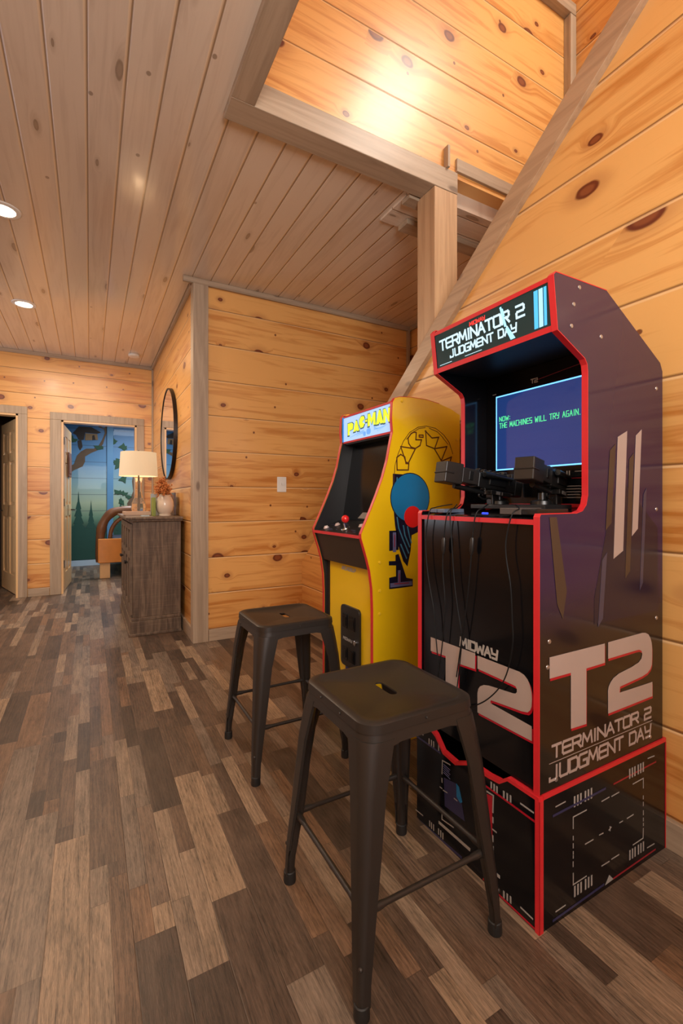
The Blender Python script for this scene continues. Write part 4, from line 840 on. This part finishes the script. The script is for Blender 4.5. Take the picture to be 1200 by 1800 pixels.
U('front_red_banner', D(rf, [[(0.9443, 0.2420), (0.8871, 0.2561), (0.8871, 0.0935), (0.9044, 0.0892), (0.9193, 0.0911), (0.9341, 0.1054), (0.9422, 0.1275), (0.9381, 0.1452), (0.9280, 0.1636), (0.9260, 0.1798), (0.9341, 0.2053), (0.9381, 0.2272)]], 0.0009), M['pred'])['label'] = 'red printed banner'
U('front_blue_patch', D(rf, [[(1.0812, 0.2036), (1.0310, 0.2132), (1.0150, 0.2050), (0.9915, 0.1236), (1.0392, 0.1201), (1.0769, 0.1180)]], 0.0007), M['navy'])
U('front_blue_facet', D(rf, [[(1.0262, 0.2158), (1.0150, 0.2106), (1.0012, 0.1735), (1.0090, 0.1662), (1.0250, 0.1768)]], 0.0012), M['blue'])
RL = [(0.9629, 0.2702), (0.8557, 0.2711), (0.8557, 0.2711), (0.7488, 0.2698), (0.9181, 0.0065), (0.8593, 0.0048), (0.8593, 0.0048), (0.7488, 0.0054)]
rl = bmesh.new()
for i in range(0, 8, 2): stroke(rl, rf, [RL[i], RL[i + 1]], 0.0055)
U('front_red_lines', rl, M['pred'])
NL = [(1.2324, 0.2712), (1.0987, 0.2716), (1.2272, -0.0054), (1.0071, 0.0075)]
U('front_navy_lines', stroke(stroke(bmesh.new(), rf, NL[0:2], 0.006), rf, NL[2:4], 0.008), M['navy'])
# sensor boxes on the deck
def deckbox(name, x0, y0, x1, y1, h, mat, par=t2):
    zb = 1.0225 + (x0 - TF) * 0.075
    return P2(name, B(((x0, y0, zb), (x1, y1, zb + h))), mat, bevel=0.002)
deckbox('control_module', 0.975, 1.135, 1.06, 1.165, 0.012, M['sensor']); deckbox('control_module', 0.975, 1.098, 1.06, 1.131, 0.012, M['sensor'])
deckbox('control_module', 0.985, 0.815, 1.07, 0.885, 0.018, M['module']); deckbox('control_module', 0.985, 0.765, 1.11, 0.812, 0.016, M['gun'])
deckbox('indicator_light', 0.968, 0.915, 0.976, 0.935, 0.006, M['blue_led'])
P2('mount_block', B(((1.10, 0.83, 1.036), (1.22, 1.11, 1.050))), M['black'], bevel=0.002)
for yy in (0.885, 1.045):
    q = bmesh.new(); lathe(q, [(0.032, 0), (0.03, 0.010), (0.012, 0.014), (0.011, 0.034)], (1.16, yy, 1.0505), 24); P2('gun_mount', q, M['gun'], smooth=True)

# ------------------------------------------------------------------ the two light guns, with hanging cables
def rot_bm(bm, loc, yaw, pitch=0):
    bm.transform(Matrix.Translation(loc) @ Matrix.Rotation(yaw, 4, 'Z') @ Matrix.Rotation(pitch, 4, 'Y')); return bm
def light_gun(lab, loc, yaw, cables):
    g = thing('light_gun', lab, 'toy gun', 'light guns on the control deck', loc); g.rotation_euler = (0, R(8), yaw)
    # local -x is the muzzle direction
    m = B(((-0.150, -0.028, -0.008), (-0.085, 0.028, 0.056)), ((-0.152, -0.030, 0.020), (-0.118, 0.030, 0.026)), ((-0.085, -0.024, 0.000), (-0.02, 0.024, 0.048)))
    obj('muzzle', m, M['gun2'], g, bevel=0.004)
    m = B(((-0.02, -0.022, -0.004), (0.13, 0.022, 0.044)), ((0.0, -0.014, 0.044), (0.10, 0.014, 0.052)), ((0.02, -0.026, 0.008), (0.09, 0.026, 0.030)))
    for k in range(5): box(m, (0.030 + k * 0.012, -0.0225, 0.033), (0.036 + k * 0.012, 0.0225, 0.040))
    obj('receiver', m, M['gun'], g, bevel=0.003)
    obj('barrel', tube(bmesh.new(), [(-0.095, 0, -0.012), (0.02, 0, -0.016)], 0.008, 12), M['gun'], g, smooth=True)
    m = bmesh.new(); loft(m, [[(x + a, b, z) for a, b in ((-0.016, -0.014), (0.016, -0.014), (0.016, 0.014), (-0.016, 0.014))] for x, z in ((0.055, -0.004), (0.062, -0.03), (0.066, -0.052))]); obj('grip', m, M['gun'], g, bevel=0.004)
    m = bmesh.new(); tube(m, spline([(0.01, 0, -0.005), (0.005, 0, -0.028), (0.025, 0, -0.036), (0.045, 0, -0.03)], 5), 0.0028, 8); obj('trigger_guard', m, M['gun'], g, smooth=True)
    obj('trigger', tube(bmesh.new(), [(0.026, 0, -0.004), (0.022, 0, -0.016), (0.018, 0, -0.024)], 0.003, 8), M['steel'], g, smooth=True)
    obj('rear_sight', B(((0.085, -0.010, 0.0525), (0.10, 0.010, 0.062)), ((0.112, -0.018, 0.044), (0.128, 0.018, 0.058))), M['gun2'], g, bevel=0.0015)
    m = bmesh.new()
    for k in range(6): box(m, (-0.012 + k * 0.020, -0.010, 0.0525), (-0.003 + k * 0.020, 0.010, 0.057))
    box(m, (0.03, -0.0265, -0.020), (0.11, 0.0265, -0.006)); box(m, (-0.06, -0.0265, 0.012), (-0.045, 0.0265, 0.040)); box(m, (0.100, -0.024, 0.018), (0.118, 0.024, 0.036))
    obj('top_rail', m, M['gun'], g, bevel=0.001)
    obj('side_scope', tube(bmesh.new(), [(-0.01, -0.034, 0.036), (0.03, -0.034, 0.036), (0.032, -0.034, 0.036), (0.10, -0.034, 0.036)], [0.0085, 0.0085, 0.006, 0.006], 14), M['gun'], g, smooth=True)
    e_ = obj('emblem', B(((0.050, -0.0275, -0.018), (0.066, -0.0268, -0.008)), ((0.072, -0.0275, -0.018), (0.076, -0.0268, -0.008))), M['screw'], g); e_['label'] = 'small silver emblem'
    obj('stock', B(((0.13, -0.018, -0.012), (0.165, 0.018, 0.038))), M['gun'], g, bevel=0.005)
    inv = Matrix.Rotation(-R(8), 4, 'Y') @ Matrix.Rotation(-yaw, 4, 'Z') @ Matrix.Translation((-loc[0], -loc[1], -loc[2]))
    for pts in cables:
        cpath = spline(pts, 8)
        m = tube(bmesh.new(), cpath, 0.0018, 6); m.transform(inv); obj('cable', m, M['cable'], g, smooth=True)
    return g
XCB = 0.955
c1 = [(XCB, a, b) for a, b in [(1.1484, 1.0032), (1.1626, 0.9324), (1.1512, 0.8231), (1.1234, 0.7186), (1.1152, 0.6484), (1.1018, 0.5537), (1.0912, 0.4950)]]
c2 = [(XCB, a, b) for a, b in [(1.0628, 1.0008), (1.0756, 0.9477), (1.0808, 0.8506), (1.0705, 0.7470), (1.0782, 0.6577), (1.0886, 0.5843), (1.1071, 0.4894)]]
c3 = [(XCB, a, b) for a, b in [(1.0502, 0.9927), (1.0403, 0.9245), (1.0305, 0.8230), (1.0160, 0.7408), (0.9995, 0.6640), (1.0065, 0.5833), (1.0184, 0.5035)]]
c4 = [(XCB, a, b) for a, b in [(0.9454, 1.0213), (0.9563, 0.9561), (0.9630, 0.8822), (0.9742, 0.7905), (0.9902, 0.6963), (1.0042, 0.6259), (1.0208, 0.5365)]]
c5 = [(XCB - 0.004, a, b) for a, b in [(0.8202, 1.0144), (0.8330, 0.9574), (0.8312, 0.9056), (0.8183, 0.8409), (0.8129, 0.7540), (0.8111, 0.6959), (0.8256, 0.6254), (0.8500, 0.5724), (0.8932, 0.5214), (0.9414, 0.4839), (0.9930, 0.4569)]]
lead = lambda c, y, x=1.03: [(x, y, 1.050), (0.985, c[0][1], 1.040), (0.958, c[0][1], 1.024)] + c[1:]
light_gun('black toy light gun at the left of the deck, muzzle over the yellow cabinet', (1.080, 1.055, 1.106), R(-6), [lead(c1, 1.12), lead(c2, 1.10), lead(c3, 1.08)])
light_gun('black toy light gun nearer the camera, in front of the blue screen', (1.175, 0.880, 1.106), R(14), [lead(c4, 0.97), lead(c5, 0.87)])
for (p, lab) in ((c2, 'thick grey cable connector hanging leftmost over the black cabinet front'), (c4, 'thick grey cable connector hanging near the middle of the black cabinet front')):
    a, b = Vector(p[1]), Vector(p[2]); d_ = (b - a).normalized(); L_ = 0.05
    q = tube(bmesh.new(), [a, a + d_ * 0.006, a + d_ * (L_ - 0.012), a + d_ * L_], [0.004, 0.0065, 0.0065, 0.003], 12)
    tag(obj('cable_connector', q, M['gun2'], smooth=True), lab, 'connector', 'cable connectors on the hanging cables')

# ------------------------------------------------------------------ yellow cabinet
PY0, PY1, PB = 1.62, 2.093, 1.536
pc = thing('arcade_cabinet', 'yellow arcade cabinet with red edging beside the pine alcove, lit blue-white marquee', 'arcade machine', loc=(1.28, 1.86, 0))
def P3(name, bm, mat, **kw): return rel(obj(name, bm, mat, pc, **kw), pc)
pprof = [(1.048, 0.001), (1.048, 0.60), (1.044, 0.69), (1.033, 0.765), (1.018, 0.82), (0.990, 0.905), (0.989, 0.922), (1.028, 1.003), (1.064, 1.080), (1.098, 1.160), (1.122, 1.235), (1.138, 1.310), (1.150, 1.360), (1.145, 1.42), (1.149, 1.490), (1.160, 1.508), (1.185, 1.516), (1.25, 1.521), (1.33, 1.520), (1.41, 1.509), (1.48, 1.492), (PB, 1.468), (PB, 0.001)]
sp_ = P3('side_panel', PR(pprof, 'y', PY0, PY0 + TW), M['yellow']); P3('side_panel', PR(pprof, 'y', PY1 - TW, PY1), M['yellow']); sp_['label'] = 'near yellow side with printed lettering'
P3('edge_trim', edging(pprof, PY0 - 0.0004, PY0 + TW + 0.0004), M['red'])['label'] = 'red edging strip'; P3('edge_trim', edging(pprof, PY1 - TW - 0.0004, PY1 + 0.0004), M['red'])['label'] = 'red edging strip'
a0, a1 = PY0 + TW + 0.001, PY1 - TW - 0.001
P3('inner_side', PR([(1.049, 0.01), (1.049, 0.60), (1.045, 0.69), (1.034, 0.765), (1.019, 0.82), (0.991, 0.905), (0.990, 0.922), (1.029, 1.003), (1.065, 1.080), (1.099, 1.160), (1.123, 1.235), (1.139, 1.310), (1.151, 1.360), (1.146, 1.42), (1.150, 1.490), (1.161, 1.507), (1.3, 1.51), (1.3, 0.01)], 'y', a1 - 0.003, a1), M['black'])
P3('lower_panel', B(((1.066, a0, 0.001), (1.080, a1 - 0.004, 0.762))), M['yellow'], bevel=0.001)['label'] = 'lower yellow front panel'
P3('inner_post', B(((1.064, a1 - 0.028, 0.001), (1.0655, a1 - 0.0035, 0.76))), M['darkbrown'])
P3('under_panel', PR([(1.000, 0.900), (1.040, 0.766), (1.062, 0.763), (1.020, 0.900)], 'y', a0, a1 - 0.0035), M['darkbrown'], bevel=0.001)
P3('control_panel', PR([(0.994, 0.901), (0.994, 0.915), (1.15, 0.965), (1.15, 0.945), (1.02, 0.901)], 'y', a0, a1 - 0.0035), M['black'], bevel=0.001)
P3('panel_edging', B(((0.988, a0, 0.902), (0.9935, a1 - 0.0035, 0.915))), M['red'])
bzp = P3('bezel', PR([(1.152, 0.966), (1.215, 1.345), (1.225, 1.345), (1.162, 0.960)], 'y', a0, a1 - 0.0035), M['gloss'])
P3('soffit', PR([(1.165, 1.352), (1.224, 1.347), (1.224, 1.357), (1.165, 1.362)], 'y', a0, a1 - 0.0035), M['black'])
P3('top_panel', PR([(1.165, 1.500), (1.25, 1.508), (1.41, 1.497), (1.52, 1.462), (1.52, 1.450), (1.41, 1.486), (1.25, 1.498), (1.165, 1.490)], 'y', a0, a1), M['black'])
P3('back_panel', B(((PB - 0.013, a0, 0.001), (PB - 0.001, a1, 1.45))), M['black'])
# control panel bits
pn = Vector((-0.05, 0, 0.156)).normalized()
def onpanel(x): return 0.9155 + (x - 0.994) * 0.05 / 0.156
def knobbed(name, x, y, prof_, mat, par):
    q = bmesh.new(); lathe(q, prof_, (0, 0, 0), 20); q.transform(Matrix.Translation((x, y, onpanel(x) + 0.0003)) @ Vector((0, 0, 1)).rotation_difference(pn).to_matrix().to_4x4()); return P3(name, q, mat, smooth=True)
js = knobbed('joystick', 1.045, 1.855, [(0.022, 0), (0.020, 0.004), (0.005, 0.006), (0.005, 0.026)], M['steel'], pc)
q = bmesh.new(); bmesh.ops.create_uvsphere(q, u_segments=24, v_segments=16, radius=0.0185); q.transform(Matrix.Translation((1.045, 1.855, onpanel(1.045) + 0.045))); P3('joystick_ball', q, M['bright_red'], smooth=True)['label'] = 'red joystick ball'
BP = [(0.014, 0), (0.014, 0.004), (0.010, 0.005), (0.009, 0.010), (0.001, 0.011)]
for x, y in ((1.03, 2.02), (1.075, 1.985), (1.085, 1.775), (1.082, 1.715)): knobbed('button', x, y, BP, M['button'], pc)['label'] = 'pale push button'
knobbed('button', 1.045, 1.675, [(0.019, 0), (0.018, 0.005), (0.012, 0.006), (0.011, 0.012), (0.001, 0.013)], M['bright_red'], pc)['label'] = 'red push button'
cpp = Plane((1.0, 1.70, onpanel(1.0)), (0, 1, 0), (pn.z, 0, -pn.x), tuple(pn))
cm = bmesh.new(); random.seed(5)
for i in range(16):
    x_, y_ = random.uniform(-0.04, 0.34), random.uniform(0.01, 0.12); stroke(cm, cpp, [(x_, y_), (x_ + random.uniform(0.015, 0.04), y_ + random.uniform(-0.004, 0.004))], 0.0025, 0.0008)
P3('panel_print', cm, M['lav'])
bzn = Vector((-0.379, 0, 0.063)).normalized(); bpl = Plane((1.152, a1 - 0.004, 0.966), (0, -1, 0), (0.063 / 0.3842, 0, 0.379 / 0.3842), tuple(bzn))
P3('strip_reflection', D(bpl, [[(0.15, 0.010), (0.27, 0.010), (0.30, 0.040), (0.19, 0.040)]], 0.001), flat('card_reflection', (0.25, 0.23, 0.2), 0.4))  # pale reflection in the dark screen, painted as a flat shape
P3('card_reflection', D(bpl, [[(0.21, -0.002), (0.42, -0.002), (0.42, 0.05), (0.31, 0.040), (0.28, 0.010)]], 0.0015), M['blue_led'])  # blue part of the same reflection, painted with a glowing colour
# coin door
cy0, cy1, cz0, cz1 = 1.745, 1.915, 0.285, 0.570
def rrect(x0, x1, z0, z1, r, n=5):
    out = []
    for cx, cz, a in ((x1 - r, z1 - r, 0), (x0 + r, z1 - r, 90), (x0 + r, z0 + r, 180), (x1 - r, z0 + r, 270)):
        for k in range(n + 1): out.append((cx + r * math.cos(R(a + 90 * k / n)), cz + r * math.sin(R(a + 90 * k / n))))
    return out
cd = P3('coin_door', PR(rrect(cy0, cy1, cz0, cz1, 0.022), 'x', 1.054, 1.0655), M['gun2'], bevel=0.003); cd['label'] = 'black coin door'
U = under(cd)
for (u0, u1, v0, v1) in ((cy1 - 0.065, cy1 - 0.022, 0.465, 0.53), (cy0 + 0.035, cy1 - 0.080, 0.465, 0.53), (cy1 - 0.065, cy1 - 0.022, 0.315, 0.375), (cy0 + 0.035, cy1 - 0.080, 0.315, 0.375)):
    U('coin_slot', B(((1.0505, u0, v0), (1.0538, u1, v1)), ((1.0485, u0 + 0.008, v0 + 0.01), (1.0503, u1 - 0.008, v1 - 0.012))), M['gloss'], bevel=0.001)
q = bmesh.new(); lathe(q, [(0.012, 0), (0.012, 0.005), (0.008, 0.007), (0.001, 0.007)], (0, 0, 0), 20); q.transform(Matrix.Translation((1.0537, cy0 + 0.035, 0.415)) @ Matrix.Rotation(R(-90), 4, 'Y')); U('coin_lock', q, M['steel'], smooth=True)
cpl = Plane((1.0535, cy1 - 0.02, 0), (0, -1, 0), (0, 0, 1), (-1, 0, 0))
U('coin_lettering', text(bmesh.new(), cpl, 'MIDWAY', 0.006, 0.408, 0.088, 0.012, 0.003, 0.002, gap=0.2), M['grey'])
P3('cord_bundle', tube(bmesh.new(), [(1.060, 1.86, 0.284), (1.058, 1.858, 0.20), (1.060, 1.855, 0.10)], 0.010, 8), M['navy'], smooth=True)
P3('panel_lettering', text(bmesh.new(), Plane((1.0655, 1.925, 0), (0, -1, 0), (0, 0, 1), (-1, 0, 0)), 'ARCADE1UP', 0.0, 0.733, 0.130, 0.014, 0.0042, 0.002, gap=0.18), M['grey'])
# lit marquee
pq = Plane((1.158, a1 - 0.0035, 1.362), (0, -1, 0), (0, 0, 1), (-1, 0, 0)); pw = a1 - a0 - 0.004; ph = 0.128
pm_ = P3('marquee', D(pq, [[(0.0, 0.006), (pw, 0.006), (pw, ph), (0.0, ph)]], 0.0), M['pac_bg']); pm_['label'] = 'lit blue-white marquee sign'
P3('marquee_edging', D(pq, [[(0, -0.004), (pw, -0.004), (pw, 0.0055), (0, 0.0055)], [(0, ph + 0.0005), (pw, ph + 0.0005), (pw, ph + 0.010), (0, ph + 0.010)]], 0.002), M['red'])
P3('marquee_cheek', B(((1.150, a1 - 0.006, 1.365), (1.157, a1 - 0.0036, 1.495))), M['pac_edge'])
U = under(pm_)
LT = {'P': [(0, 0), (.35, 0), (.35, .38), (.9, .45), (1, .85), (.75, 1), (0, 1)], 'A': [(0, 0), (.42, 1), (.6, 1), (1, 0), (.6, 0), (.5, .16), (.4, 0)], 'C': [(.95, .30), (.70, .02), (.25, 0), (0, .35), (.03, .75), (.35, 1), (.8, .98), (.98, .70), (.58, .55), (.6, .42)], 'M': [(0, 0), (.02, 1), (.3, 1), (.5, .55), (.72, 1), (.98, 1), (1, 0), (.72, 0), (.7, .5), (.5, .12), (.3, .5), (.28, 0)], 'N': [(0, 0), (0, 1), (.3, 1), (.68, .45), (.68, 1), (1, 1), (1, 0), (.72, 0), (.32, .55), (.32, 0)]}
def packword(k, d, grow=0.0, dx=0.0, dz=0.0):
    out = []
    for c_, x0, w_, z0, h_ in (('P', .045, .055, .034, .060), ('A', .100, .058, .046, .052), ('C', .158, .052, .056, .055), ('M', .236, .068, .054, .058), ('A', .306, .062, .052, .062), ('N', .368, .055, .050, .062)):
        cx, cz = x0 + w_ / 2, z0 + h_ / 2; s_ = 1 + grow / w_ * 2; s2 = 1 + grow / h_ * 2
        out.append([(cx + (x0 + a * w_ - cx) * s_ + dx, cz + (z0 + b * h_ - cz) * s2 + dz) for a, b in LT[c_]])
    out.append([(.216 - grow + dx, .078 - grow + dz), (.230 + grow + dx, .078 - grow + dz), (.230 + grow + dx, .088 + grow + dz), (.216 - grow + dx, .088 + grow + dz)])
    return out
U('lettering_shadow', D(pq, packword(0, 0, 0.0055, 0.001, -0.0015), 0.0006), M['pac_ink'])
U('lettering', D(pq, packword(0, 0), 0.0012), M['pac_yel'])['label'] = 'yellow block lettering'
sk = bmesh.new()
for i in range(7): stroke(sk, pq, [(.07 + .02 * i, .022 + .003 * (i % 3)), (.20, .042 - .003 * i)], 0.0014, 0.0008); stroke(sk, pq, [(.29, .030 + .003 * i), (.40 - .012 * i, .040 - .0035 * i)], 0.0012, 0.0008)
U('streaks', sk, M['pac_streak'])
U('emblem_patch', D(pq, [rrect(.225, .262, .016, .045, .012), rrect(.196, .218, .012, .034, .008)], 0.001), M['pac_streak'])
# side print: word in outline on an arc, and a plain blue oval with a tail of stripes
pp = Plane((0, PY0, 0), (1, 0, 0), (0, 0, 1), (0, -1, 0)); ol = bmesh.new()
for seq in ([(1.1702, 1.2504), (1.1713, 1.1959), (1.2324, 1.1979), (1.2347, 1.2257), (1.2192, 1.2265), (1.2135, 1.2547), (1.1909, 1.2651), (1.1702, 1.2504)], [(1.1909, 1.2993), (1.2711, 1.2937), (1.2324, 1.2288), (1.2192, 1.2320), (1.1909, 1.2993)], [(1.2741, 1.3358), (1.2770, 1.3673), (1.2624, 1.3676), (1.2479, 1.3605), (1.2306, 1.3385), (1.2347, 1.3157), (1.2479, 1.3003), (1.2711, 1.2956), (1.2976, 1.3102), (1.3065, 1.3366), (1.2741, 1.3344)],
            [(1.3274, 1.3780), (1.3667, 1.3486), (1.4068, 1.3551), (1.3821, 1.3009), (1.3346, 1.3124), (1.3304, 1.3783)], [(1.3821, 1.3009), (1.4559, 1.3147), (1.4225, 1.2476), (1.3821, 1.2985)], [(1.4225, 1.2452), (1.4841, 1.2674), (1.4700, 1.2326)], [(1.2929, 1.3567), (1.3154, 1.3583), (1.3154, 1.3480), (1.2929, 1.3483), (1.2929, 1.3567)]):
    stroke(ol, pp, seq, 0.0058)
P3('side_word_outline', ol, M['line'])['label'] = 'outlined word arching over the side'
ar = bmesh.new()
for seq in ([(1.1536, 1.1161), (1.1558, 1.1705), (1.1602, 1.2159), (1.1769, 1.2667), (1.2050, 1.3231), (1.2392, 1.3645), (1.2858, 1.3913), (1.3334, 1.4007), (1.3882, 1.3945), (1.4382, 1.3669), (1.4700, 1.3350), (1.4925, 1.2825)], [(1.2221, 1.3333), (1.2508, 1.3630), (1.2917, 1.3857), (1.3274, 1.3931)], [(1.3515, 1.3917), (1.4006, 1.3787), (1.4319, 1.3544), (1.4636, 1.3249)]): stroke(ar, pp, seq, 0.0030)
P3('side_arc_line', ar, M['line'])
P3('side_dark_tail', D(pp, [[(1.1492, 1.1794), (1.2278, 1.1770), (1.3334, 1.0241), (1.2858, 0.9217), (1.2508, 0.9089), (1.2450, 0.8397), (1.2278, 0.7715), (1.2050, 0.7960), (1.1769, 0.8661), (1.1602, 0.9576), (1.1481, 1.0709)]], 0.0007), M['deep'])
st_ = bmesh.new()
for seq in ([(1.1713, 0.9891), (1.1797, 0.9434), (1.2050, 0.8877), (1.2335, 0.8311)], [(1.2050, 0.9518), (1.2135, 0.9103), (1.2392, 0.8585)], [(1.2278, 0.9466), (1.2392, 0.9001), (1.2479, 0.8766)], [(1.1713, 1.1618), (1.1685, 1.1163)], [(1.1909, 0.8700), (1.2221, 0.8087)]): stroke(st_, pp, seq, 0.006, 0.0011)
P3('side_tail_stripes', st_, M['cyan'])
ov = [(1.2439, 1.0757), (1.2439, 1.1821), (1.3485, 1.0761)]
cx_, cz_ = ov[0]; ry_ = ov[1][1] - cz_; rx_ = ov[2][0] - cx_
def ell(s, sk=0.0, ox=0, oz=0, n=40): return [(cx_ + ox + s * rx_ * math.cos(2 * math.pi * k / n) + sk * math.sin(2 * math.pi * k / n), cz_ + oz + s * ry_ * math.sin(2 * math.pi * k / n)) for k in range(n)]
P3('side_oval_outline', D(pp, [ell(1.04)], 0.0010), M['deep']); P3('side_oval', D(pp, [ell(1.0)], 0.0014), M['blue'])['label'] = 'plain blue printed oval'
P3('side_red_patch', D(pp, [ell(0.45, 0, 0.012, -0.085)], 0.0018), M['bright_red'])
P3('side_maze_dark', D(pp, [[(1.1300, 0.9322), (1.1713, 0.9323), (1.1797, 0.8477), (1.1300, 0.8449)], [(1.1283, 0.8009), (1.1630, 0.7996), (1.1630, 0.8259), (1.1797, 0.8295), (1.2221, 0.7213), (1.2566, 0.7139), (1.2566, 0.6814), (1.1300, 0.6802), (1.1300, 0.7297), (1.1658, 0.7327), (1.1658, 0.7804), (1.1283, 0.7829)]], 0.0007), M['deep'])
mz = bmesh.new(); mr_ = bmesh.new()
stroke(mz, pp, [(1.1575, 0.9168), (1.1575, 0.8466)], 0.017, 0.0012); stroke(mz, pp, [(1.1437, 0.6961), (1.2450, 0.6963)], 0.018, 0.0012); stroke(mz, pp, [(1.1825, 0.7519), (1.1825, 0.6972)], 0.014, 0.0012)
stroke(mr_, pp, [(1.1575, 0.9123), (1.1575, 0.8625)], 0.004, 0.0018); stroke(mr_, pp, [(1.1575, 0.7008), (1.2335, 0.6987)], 0.004, 0.0018); stroke(mr_, pp, [(1.1825, 0.7428), (1.1825, 0.7063)], 0.004, 0.0018)
P3('side_maze_blocks', mz, M['lav']); P3('side_maze_lines', mr_, M['pred2'])
for x, z in [(1.0807, 0.7980), (1.0807, 0.6767), (1.0807, 0.5797), (1.5155, 1.3504), (1.1974, 1.4993)]:
    q = bmesh.new(); lathe(q, [(0.007, 0), (0.006, 0.003), (0.002, 0.004)], (0, 0, 0), 14); q.transform(Matrix.Translation((x, PY0 - 0.0003, z)) @ Matrix.Rotation(R(90), 4, 'X')); P3('bolt_cap', q, M['bolt'], smooth=True)
# wall outlet seen behind the stool
ot = thing('wall_outlet', 'small grey wall outlet low on the alcove wall beside the yellow cabinet', 'outlet', loc=(1.655, YA, 0.32))
obj('plate', B(((-0.035, -0.006, -0.058), (0.035, -0.0005, 0.058))), M['grey'], ot, bevel=0.003)
obj('adapter', B(((-0.022, -0.035, -0.045), (0.028, -0.0065, 0.03))), M['grey'], ot, bevel=0.004)
